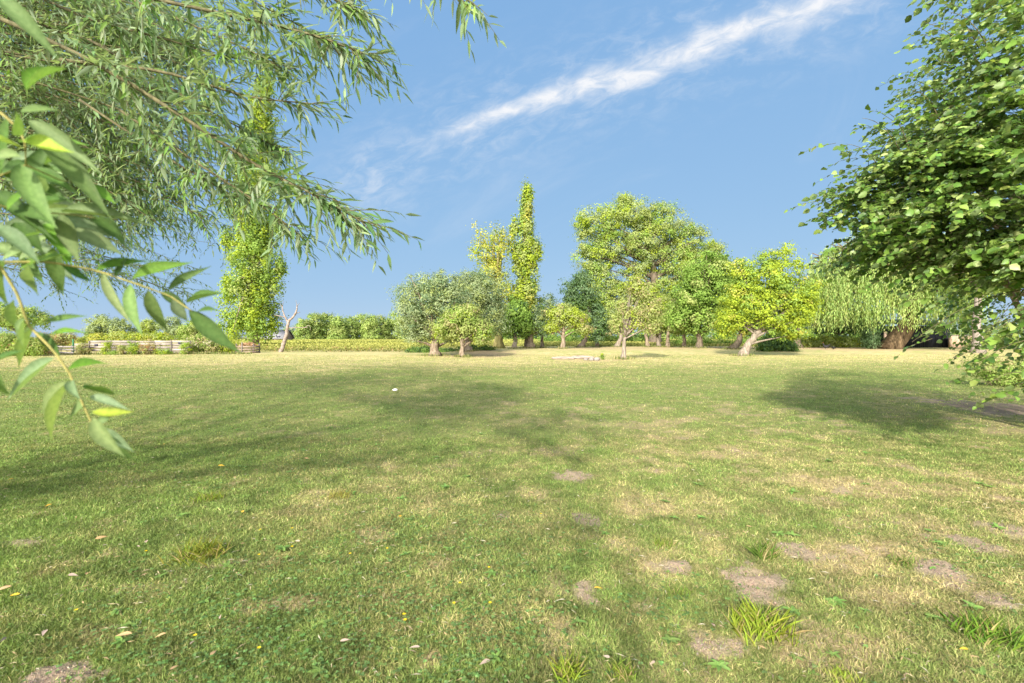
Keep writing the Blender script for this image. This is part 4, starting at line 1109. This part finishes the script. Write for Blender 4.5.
for i, (px, py, s, cc) in enumerate(FL):
    cx, cy = G(px, py); ln_ = s / F * cy * 1.0
    m = MB(); a = r.uniform(0, 6.28)
    m.leaves(np.zeros((1, 3)), np.array([[math.cos(a), math.sin(a), 0.1]]), np.array([[r.normal(0, .3), r.normal(0, .3) - .25, 1]]), ln_, ln_ * r.uniform(0.28, 0.5), LANCE5, jit(cc, 1, 0.15, r))
    o = m.build('fallen_leaf', M_DRYLEAF, None, True); o.location = (cx, cy, float(gz(np.array(cx), np.array(cy))) + 0.035)
    k = 'yellow' if cc == YEL else 'tan' if cc == TANL else 'pale'
    lab = {'yellow': 'yellow fallen leaf lying on the grass', 'tan': 'tan dry fallen leaf lying on the grass', 'pale': 'pale curled fallen leaf lying on the grass'}[k]
    if (px, py) == (594, 596): lab = 'yellow fallen leaf lying on the bare molehill soil'; k = 'molehill'
    tag(o, lab, 'leaf', None if k == 'molehill' else k + ' fallen leaves')
FW = [(195, 643), (259, 560), (387, 555), (405, 630), (454, 613), (490, 613), (541, 520), (460, 592), (146, 555), (292, 533), (76, 615), (404, 624), (259, 657), (260, 534), (350, 560), (489, 576), (292, 552)]
fm = None
for px, py in FW:
    cx, cy = G(px, py)
    if fm is None:
        m = MB()
        for k in range(7):
            a = k * 0.9
            m.leaves(np.zeros((1, 3)), np.array([[math.cos(a), math.sin(a), 0.35]]), np.array([[0, 0, 1.0]]), 0.011, 0.008, DIAMOND, (0.75, 0.55, 0.02))
        m.tube([(0, 0, -0.04), (0, 0, 0)], 0.001, 4, (0.1, 0.2, 0.04))
        fm = m.build('yellow_flower', M_DRYLEAF); o = fm
    else:
        o = fm.copy(); C.objects.link(o)
    o.location = (cx, cy, float(gz(np.array(cx), np.array(cy))) + 0.045)
    tag(o, 'tiny yellow flower in the short grass', 'flower', 'tiny yellow flowers in the grass')


# ------------------------------------------------------------------ near willow on the left
def shoots(mbl, mbt, P0, dirs, lens, leaf, wd, cols, rng, droop=0.5, step=0.03, tmpl=LANCE3, tk=1.0):
    """leafy side shoots: start, direction, length"""
    for p, d, L_ in zip(P0, dirs, lens):
        m = max(4, int(L_ / step))
        t = np.linspace(0, 1, m)
        d = d / np.linalg.norm(d)
        Q = p + d * (L_ * t)[:, None] + np.array([0, 0, -1.0]) * (droop * L_ * t ** 1.8)[:, None]
        mbt.tube(Q[::max(1, m // 5)], np.linspace(0.0024, 0.0008, len(Q[::max(1, m // 5)])) * tk, 4, rng=rng)
        T = np.gradient(Q, axis=0); T /= np.linalg.norm(T, axis=1)[:, None]
        sd = np.cross(T, rng.normal(0, 1, 3)); sd /= np.linalg.norm(sd, axis=1)[:, None] + 1e-6
        sgn = np.where(np.arange(m) % 2 == 0, 1.0, -1.0)[:, None]
        ld = T * rng.uniform(0.7, 1.1, (m, 1)) + sd * sgn * rng.uniform(0.4, 0.8, (m, 1)) + np.array([0, 0, -0.22]) + rng.normal(0, 0.2, (m, 3))
        nr_ = np.array([0, -0.15, 1.0]) + rng.normal(0, 0.45, (m, 3))
        s = leaf * rng.uniform(0.6, 1.15, m) * (1 - 0.35 * t)
        mbl.leaves(Q, ld, nr_, s, wd * rng.uniform(0.8, 1.2, m) * s / leaf, tmpl, jit(cols[rng.integers(0, len(cols))], m, 0.25, rng))


def bough(mbl, mbt, pts, r0, nsh, slen, leaf, wd, cols, rng, droop=0.5, step=0.03, spread=0.8, t0=0.05, tmpl=LANCE3):
    P = np.array([W(a_, b_, c_) for a_, b_, c_ in pts])
    t = np.linspace(0, 1, len(P)); tt = np.linspace(0, 1, 14)
    Q = np.stack([np.interp(tt, t, P[:, i]) for i in range(3)], 1)
    Q[1:-1] = (Q[:-2] + 2 * Q[1:-1] + Q[2:]) / 4
    mbt.tube(Q, np.linspace(r0, r0 * 0.2, 14), 6, rng=rng)
    s = t0 + (1 - t0) * np.sort(rng.random(nsh)) ** 0.85
    p = np.stack([np.interp(s, tt, Q[:, i]) for i in range(3)], 1)
    T = np.gradient(Q, axis=0); T = np.stack([np.interp(s, tt, T[:, i]) for i in range(3)], 1); T /= np.linalg.norm(T, axis=1)[:, None]
    d = T * 0.9 + rng.normal(0, spread, (nsh, 3)) * np.array([1, 1, 0.8])
    shoots(mbl, mbt, p, d, slen * rng.uniform(0.5, 1.2, nsh) * (1.15 - 0.5 * s), leaf, wd, cols, rng, droop, step, tmpl)


rng = np.random.default_rng(901)
TX, TY = -8.2, -1.6
root = thing('willow_tree', 'overhanging willow with narrow grey green leaves filling the upper left', 'tree', (TX, TY, 0.0))
WC = [(0.160, 0.248, 0.102), (0.190, 0.275, 0.128), (0.120, 0.205, 0.074), (0.235, 0.308, 0.168), (0.178, 0.300, 0.066)]
WD2 = [(0.128, 0.200, 0.092), (0.155, 0.225, 0.110), (0.105, 0.172, 0.074)]
lv = MB(); tw = MB(); tk = MB()
tk.tube([(TX, TY, -0.2), (TX + 0.05, TY, 0.6), (TX + 0.2, TY + 0.1, 1.8), (TX + 0.5, TY + 0.2, 3.0)], [0.52, 0.40, 0.36, 0.30], 14, wob=0.09, rng=rng)
fork = np.array((TX + 0.5, TY + 0.2, 3.0))
near = [  # (polyline of px, py, distance), root radius, shoots, shoot length
    ([(-120, -30, 2.9), (70, 46, 2.7), (190, 121, 2.5), (260, 169, 2.3), (318, 196, 2.2), (362, 222, 2.1)], 0.016, 60, 0.42),
    ([(-80, -70, 2.9), (110, -10, 2.7), (230, 15, 2.5), (312, 34, 2.35), (366, 54, 2.3)], 0.014, 48, 0.40),
    ([(90, -60, 2.9), (240, -30, 2.7), (330, -4, 2.6), (356, 10, 2.5)], 0.012, 26, 0.36),
    ([(300, -90, 2.6), (400, -40, 2.4), (448, -12, 2.3), (476, 6, 2.2)], 0.010, 15, 0.28),
    ([(60, 60, 3.0), (160, 70, 2.8), (250, 98, 2.6), (316, 104, 2.5)], 0.012, 34, 0.36),
    ([(120, 110, 2.9), (200, 165, 2.7), (262, 205, 2.5), (300, 235, 2.5)], 0.010, 30, 0.34),
    ([(0, -20, 3.2), (90, 20, 3.0), (170, 40, 2.9), (230, 60, 2.7)], 0.012, 34, 0.40),
    ([(60, -30, 3.3), (180, 20, 3.1), (250, 50, 3.0), (292, 74, 2.9)], 0.010, 36, 0.38), ([(90, 40, 3.4), (190, 100, 3.2), (240, 128, 3.0), (282, 150, 2.9)], 0.010, 34, 0.38),
    ([(120, -60, 3.2), (230, -10, 3.0), (290, 20, 2.9), (322, 40, 2.8)], 0.010, 30, 0.38), ([(80, 100, 3.3), (170, 160, 3.1), (215, 185, 3.0), (245, 196, 2.9)], 0.010, 30, 0.36)]
for pts, r0, ns, sl in near:
    bough(lv, tw, pts, r0, int(ns * 1.5), sl * 0.85, 0.125, 0.0235, WC, rng, 0.22, 0.027, 0.62)
for k in range(95):      # middle layer
    Yk = rng.uniform(3.6, 5.6)
    y0 = rng.uniform(-90, 180); x1 = rng.uniform(110, 255) - max(0, y0) * 0.25; y1 = y0 + rng.uniform(20, 95)
    y1 = min(y1, 225)
    bough(lv, tw, [(-150, y0 - 30, Yk), (x1 * 0.3 - 40, y0, Yk), (x1 * 0.6, (y0 + y1) / 2 - 8, Yk), (x1, y1, Yk)], 0.011, 34, 0.52, 0.105, 0.021, WC, rng, 0.22, 0.030, 0.8)
for k in range(70):      # farther layer
    Yk = rng.uniform(7.0, 10.0)
    y0 = rng.uniform(-40, 265); x1 = rng.uniform(60, 232) if y0 < 235 else rng.uniform(60, 190); y1 = min(y0 + rng.uniform(0, 60), 292)
    bough(lv, tw, [(-160, y0 - 25, Yk), (x1 * 0.2 - 40, y0, Yk), (x1 * 0.6, (y0 + y1) / 2 - 6, Yk), (x1, y1, Yk)], 0.012, 44, 0.65, 0.105, 0.026, WD2 if k % 3 else WC, rng, 0.2, 0.040, 0.9)
# the rest of the crown, over and behind the photographer's left
for k in range(22):
    e = np.array((rng.uniform(-11, -2.0), rng.uniform(-5, 4.5), rng.uniform(3.6, 7.5)))
    b = fork + rng.normal(0, 0.1, 3); m1 = (b + e) / 2 + np.array([0, 0, 0.9])
    s = np.linspace(0, 1, 8)[:, None]
    Q = (1 - s) ** 2 * b + 2 * s * (1 - s) * m1 + s ** 2 * e
    tk.tube(Q, 0.03 * (1 - 0.85 * s[:, 0]), 6, rng=rng)
    ns = 26; ti = rng.uniform(0.35, 1, ns)
    p = np.stack([np.interp(ti, s[:, 0], Q[:, i]) for i in range(3)], 1)
    shoots(lv, tw, p, (e - b) / np.linalg.norm(e - b) + rng.normal(0, 0.7, (ns, 3)), rng.uniform(0.5, 1.1, ns), 0.12, 0.030, WC, rng, 0.4, 0.06)
for pts in ([(-150, -40, 2.9)], [(-150, 120, 4.6)], [(-160, 60, 8.2)], [(-160, 200, 8.8)], [(-120, -30, 2.9)], [(-150, -60, 4.4)]):
    e = W(*pts[0]); b = fork; s = np.linspace(0, 1, 8)[:, None]; m1 = (b + e) / 2 + np.array([0, 0, 0.5])
    tk.tube((1 - s) ** 2 * b + 2 * s * (1 - s) * m1 + s ** 2 * e, 0.06 - 0.048 * s[:, 0], 7, rng=rng)

# the close sprays, leaf by leaf: base, tip, width (px), distance, colour index
NC = [(0.110, 0.175, 0.055), (0.150, 0.210, 0.085), (0.090, 0.180, 0.020), (0.30, 0.40, 0.055), (0.060, 0.120, 0.026), (0.150, 0.210, 0.115)]
NL = [(-4, -6, 57, 55, 15, .60, 1), (27, 90, 58, 57, 12, .60, 2), (20, 112, 57, 106, 15, .58, 0), (23, 135, 20, 113, 15, .55, 2), (23, 141, 75, 156, 18, .55, 3), (-8, 138, 22, 147, 17, .54, 3), (-6, 158, 22, 158, 21, .54, 1),
      (28, 120, 105, 178, 15, .62, 1), (36, 128, 112, 216, 19, .64, 0), (20, 165, 58, 231, 18, .58, 0), (8, 210, 31, 175, 14, .58, 2), (10, 207, 56, 226, 14, .6, 4), (28, 168, 76, 192, 13, .64, 4), (-5, 196, 50, 233, 15, .62, 4),
      (84, 183, 116, 206, 12, .66, 2), (58, 218, 116, 241, 15, .64, 5), (92, 216, 126, 246, 13, .66, 4), (62, 212, 150, 221, 9, .7, 1), (60, 214, 79, 263, 16, .62, 0), (74, 228, 124, 252, 16, .64, 1), (30, 210, 70, 200, 12, .62, 4),
      (-5, 225, 40, 262, 14, .6, 5), (132, 279, 195, 264, 14, .66, 2), (95, 271, 152, 262, 12, .66, 2), (168, 291, 212, 267, 8, .68, 0), (130, 284, 138, 333, 11, .66, 0), (148, 290, 166, 334, 12, .66, 0), (187, 303, 223, 292, 9, .68, 4),
      (189, 310, 242, 353, 15, .67, 0), (197, 312, 216, 308, 9, .68, 4), (103, 272, 133, 326, 9, .66, 1), (172, 300, 188, 322, 10, .67, 5), (160, 292, 190, 310, 10, .67, 0), (115, 278, 128, 255, 9, .68, 4), (60, 264, 92, 282, 12, .64, 4),
      (28, 266, 34, 294, 13, .6, 5), (14, 300, 24, 332, 10, .6, 0), (24, 318, 22, 348, 11, .6, 1), (34, 326, 21, 368, 11, .62, 0), (45, 322, 91, 318, 7, .64, 4), (48, 335, 84, 329, 7, .64, 2), (-6, 362, 27, 352, 8, .6, 4),
      (54, 358, 9, 401, 15, .6, 5), (-3, 372, 8, 399, 9, .6, 0), (68, 370, 108, 363, 14, .6, 2), (70, 381, 39, 441, 18, .6, 1), (71, 381, 82, 401, 8, .6, 5), (83, 388, 116, 397, 14, .6, 2), (90, 396, 128, 408, 8, .6, 5),
      (92, 412, 136, 412, 9, .6, 3), (86, 403, 71, 421, 16, .6, 1), (93, 418, 122, 458, 14, .58, 1), (98, 428, 134, 452, 10, .6, 5), (100, 432, 136, 461, 9, .6, 0), (96, 426, 118, 408, 7, .6, 1), (20, 270, 52, 250, 12, .62, 2), (5, 262, -4, 300, 12, .6, 0),
      (40, 262, 70, 252, 9, .64, 4), (8, 118, -4, 175, 14, .58, 4), (60, 358, 36, 332, 9, .62, 4)]
nl = MB()
r = np.random.default_rng(905)
for q_ in range(34):
    a_ = r.uniform(-12, 62); b_ = r.uniform(140, 262); ang = r.uniform(-0.5, 1.35); L_ = r.uniform(30, 72)
    NL.append((a_, b_, a_ + L_ * math.cos(ang), b_ + L_ * math.sin(ang) * (1 if r.random() < 0.8 else -0.6), r.uniform(9, 16), r.uniform(0.66, 0.85), int(r.choice([0, 1, 4, 4, 5, 2]))))
ROWS9 = (0, 0.06, 0.15, 0.28, 0.42, 0.56, 0.70, 0.83, 0.93, 1)
for (a_, b_, c_, d_, wpx, Yn, ci) in NL:
    P = W(a_, b_, Yn); Q = W(c_, d_, Yn + r.uniform(-0.03, 0.05))
    v = Q - P; ln_ = np.linalg.norm(v)
    nrm = np.array([r.normal(0, 0.25), -1.0, 0.85]) + r.normal(0, 0.15, 3)
    tm = lance(ROWS9, r.uniform(-0.10, 0.20), r.uniform(0.15, 0.7), False, r.uniform(-0.22, 0.22), r.uniform(0, 0.012))
    nl.leaves(P[None], v[None], nrm[None], ln_, wpx / F * Yn * 1.12, tm, jit(NC[ci], 1, 0.16, r), 0.35)
st = MB()
for pts, r0 in (([(-20, 258, .58), (0, 265, .6), (18, 295, .6), (28, 325, .61), (55, 352, .6), (70, 374, .6), (82, 402, .6), (92, 424, .6), (100, 433, .6)], 0.0024),
                ([(-20, 262, .6), (50, 262, .63), (95, 270, .66), (140, 285, .66), (170, 296, .67), (192, 311, .67)], 0.0022), ([(-20, 100, .56), (5, 116, .56), (20, 130, .56), (25, 143, .56), (26, 166, .58)], 0.002),
                ([(-20, 200, .58), (8, 208, .6), (40, 212, .62), (75, 215, .64), (96, 218, .66)], 0.002), ([(-20, -20, .6), (0, -4, .6)], 0.002), ([(-10, 180, .6), (26, 165, .6), (60, 180, .64), (84, 184, .66)], 0.0016)):
    P = np.array([W(*q) for q in pts]); t = np.linspace(0, 1, len(P)); tt = np.linspace(0, 1, 22)
    Q = np.stack([np.interp(tt, t, P[:, i]) for i in range(3)], 1)
    st.tube(Q, np.linspace(r0, r0 * 0.45, 22) * 0.8, 7, rng=r)
# the stems run back and up to the bough they hang from
for px, py, Yn in ((-20, 258, .58), (-20, 262, .6), (-20, 100, .56), (-20, 200, .58), (-20, -20, .6), (-10, 180, .6)):
    P = W(px, py, Yn); e = np.array([-2.3, 0.8, 2.6]); s = np.linspace(0, 1, 8)[:, None]; m1 = P + np.array([-0.8, -0.05, 0.1 + (260 - py) * 0.001])
    st.tube((1 - s) ** 2 * P + 2 * s * (1 - s) * m1 + s ** 2 * e, 0.0022 + 0.006 * s[:, 0], 6, rng=r)
e = np.array([-2.3, 0.8, 2.6]); s = np.linspace(0, 1, 8)[:, None]; m1 = (e + fork) / 2 + np.array([0, 0, 0.7])
tk.tube((1 - s) ** 2 * fork + 2 * s * (1 - s) * m1 + s ** 2 * e, 0.09 - 0.08 * s[:, 0], 7, rng=rng)
under(root, tk.build('trunk', M_BARK, None, True))
under(root, tw.build('branches', M_TWIG, None, True))
under(root, lv.build('crown', M_WILLOW, None, True))
sp = under(root, st.build('hanging_twig', M_TWIGY, None, True))
lf = nl.build('leaves', M_NEAR, None, True)
under(root, lf); lf.parent = sp
sp['label'] = 'close hanging twigs with large leaves'

# ------------------------------------------------------------------ hazel on the right
rng = np.random.default_rng(951)
HX, HY = 8.6, 6.6
root = thing('hazel_bush', 'large leafy hazel filling the right edge of the view', 'bush', (HX, HY, 0.0))
lv = MB(); tw = MB(); tk = MB()
HL = [  # px, py, rx, ry, distance, sprays
    (926, 205, 60, 48, 5.6, 240), (900, 195, 34, 32, 5.8, 100), (965, 150, 62, 50, 5.4, 260), (1020, 75, 54, 74, 5.0, 260), (995, 212, 84, 58, 5.0, 360), (1065, 140, 84, 130, 4.7, 400),
    (1075, 250, 80, 46, 4.7, 240), (930, 243, 56, 30, 5.9, 160), (1050, -60, 62, 70, 5.0, 170), (980, 180, 84, 80, 7.0, 300), (1060, 70, 90, 120, 7.0, 320), (1065, 220, 104, 76, 7.0, 300), (990, 252, 56, 28, 5.6, 130), (886, 226, 28, 26, 5.8, 80), (942, 160, 34, 28, 5.5, 70)]
HC = [(0.105, 0.190, 0.034), (0.150, 0.240, 0.042), (0.068, 0.130, 0.030), (0.225, 0.305, 0.070), (0.30, 0.37, 0.13)]
HCA = np.array(HC); sp_p = []; sp_d = []
for (px, py, rx, ry, Yh, k) in HL:
    c = W(px, py, Yh); R = np.array([rx * Yh / F, 0.8 * (rx + ry) / 2 * Yh / F + 0.15, ry * Yh / F])
    npad = max(4, k // 8); v = rng.normal(0, 1, (npad, 3)); v /= np.linalg.norm(v, axis=1)[:, None]
    pc_ = c + v * R * (rng.uniform(0.35, 1, (npad, 1)) ** 0.5)
    ci_ = rng.integers(0, npad, k)
    q_ = rng.normal(0, 1, (k, 3)) * np.array([0.21, 0.21, 0.05]); q_[:, 2] -= 0.25 * (q_[:, 0] * v[ci_, 0] + q_[:, 1] * v[ci_, 1])
    sp_p.append(pc_[ci_] + q_); sp_d.append(v[ci_] * np.array([1, 1, 0.35]) + q_ * 1.5 + rng.normal(0, 0.25, (k, 3)) * np.array([1, 1, 0.5]) + np.array([-0.2, -0.35, 0.0]))
# unseen rest of the crown: it throws the shade on the lawn
k = 900
v = rng.normal(0, 1, (k, 3)); v /= np.linalg.norm(v, axis=1)[:, None]
pp = np.array((8.9, 7.4, 4.2)) + v * np.array((2.6, 2.4, 3.6)) * rng.uniform(0.4, 1, (k, 1)) ** 0.5
ok = pp[:, 2] > 1.1
sp_p.append(pp[ok]); sp_d.append(v[ok])
# low hanging twigs over the lawn, and the thin tips against the sky
LOW = [(1020, 290, 912, 342, 5.0), (1040, 320, 958, 352, 4.9), (1050, 340, 975, 366, 4.9), (1040, 378, 985, 386, 4.9), (1000, 270, 905, 298, 5.1), (980, 245, 880, 282, 5.4), (1050, 310, 985, 332, 4.6),
       (985, 70, 924, 22, 5.2), (960, 120, 908, 78, 5.4), (990, 50, 950, 12, 5.1), (975, 90, 935, 60, 5.2), (985, 60, 962, 40, 5.2), (910, 150, 886, 112, 5.4), (885, 175, 846, 144, 5.6), (880, 205, 838, 214, 5.8), (875, 240, 840, 252, 5.8), (975, 40, 945, 20, 5.2), (1045, 290, 1000, 318, 4.6), (900, 150, 862, 118, 5.5), (940, 120, 912, 92, 5.3)]
n_free = sum(len(q) for q in sp_p)
for k in range(26):      # visible boughs in the outer leaves
    a_ = rng.uniform(0, len(HL)); h_ = HL[int(a_)]
    e = W(h_[0] + rng.uniform(-0.8, 0.3) * h_[2], h_[1] + rng.uniform(-0.7, 0.7) * h_[3], h_[4] - 0.15); b = np.array((HX - 0.6, HY - 0.3, max(1.5, e[2] - rng.uniform(0.2, 1.2))))
    s = np.linspace(0, 1, 9)[:, None]; tw.tube(b + (e - b) * s + np.array([0, 0, 0.15]) * np.sin(s * 3.14) + rng.normal(0, 0.015, (9, 3)), 0.016 - 0.013 * s[:, 0], 5, rng=rng)
for (a_, b_, c_, d_, Yh) in LOW:
    A_, B_ = W(a_, b_, Yh), W(c_, d_, Yh)
    s = np.linspace(0, 1, 7)[:, None]; Q = A_ + (B_ - A_) * s + np.array([0, 0, 0.10]) * np.sin(s * np.pi)
    tw.tube(Q, 0.006 * (1 - 0.7 * s[:, 0]), 5, rng=rng)
    for f_ in np.linspace(0.1, 0.92, 5):
        sp_p.append((A_ + (B_ - A_) * f_)[None] + rng.normal(0, 0.04, (1, 3))); sp_d.append(((B_ - A_) / np.linalg.norm(B_ - A_) + rng.normal(0, 0.35, 3) + np.array([0, 0, -0.1]))[None])
P0 = np.concatenate(sp_p); D0 = np.concatenate(sp_d)
dup = (rng.random(len(P0)) < 0.50) & (np.arange(len(P0)) < n_free)
P0 = np.concatenate([P0[dup] + rng.normal(0, 1, (dup.sum(), 3)) * np.array([0.14, 0.14, 0.03]), P0]); D0 = np.concatenate([D0[dup] + rng.normal(0, 0.3, (dup.sum(), 3)), D0])
for i in range(len(P0)):
    p = P0[i]; d = D0[i] * np.array([1, 1, 0.55]) + np.array([0, 0, -0.05]); d /= np.linalg.norm(d)
    L_ = rng.uniform(0.16, 0.36); m = rng.integers(5, 9)
    t = np.linspace(0.08, 1, m)
    Q = p + d * (L_ * t)[:, None] + np.array([0, 0, -0.10]) * (t ** 2)[:, None]
    tw.tube(np.array([p - d * 0.05, p + d * L_ * 0.5 - [0, 0, 0.02], Q[-1]]), [0.003, 0.002, 0.001], 4, rng=rng)
    sd = np.cross(d, [0, 0, 1.0]); sd /= np.linalg.norm(sd) + 1e-6
    sg = np.where(np.arange(m) % 2 == 0, 1.0, -1.0)[:, None]
    ld = d * 0.55 + sd * sg * rng.uniform(0.5, 1.0, (m, 1)) + np.array([0, 0, -0.30]) + rng.normal(0, 0.22, (m, 3))
    nr_ = np.array([-0.15, -0.30, 0.85]) + rng.normal(0, 0.68, (m, 3))
    s = rng.uniform(0.034, 0.098, m)
    lv.leaves(Q, ld, nr_, s, s * rng.uniform(0.60, 0.86, m), OVATE if i % 3 else OVATE2, jit(HCA[rng.choice(5, m, p=[.34, .25, .22, .13, .06])], m, 0.25, rng), 0.15)
for i in range(26):
    e = P0[rng.integers(0, len(P0) - 140)]; b = np.array((HX + rng.normal(0, 0.25), HY + rng.normal(0, 0.25), -0.1))
    s = np.linspace(0, 1, 9)[:, None]; m1 = np.array([b[0] * 0.75 + e[0] * 0.25, b[1] * 0.75 + e[1] * 0.25, max(e[2] * 0.85, 2.0)])
    tk.tube((1 - s) ** 2 * b + 2 * s * (1 - s) * m1 + s ** 2 * e, 0.055 - 0.047 * s[:, 0], 7, rng=rng)
under(root, tk.build('stems', M_BARK, None, True))
under(root, tw.build('twigs', M_TWIG, None, True))
under(root, lv.build('crown', M_HAZEL, None, False))
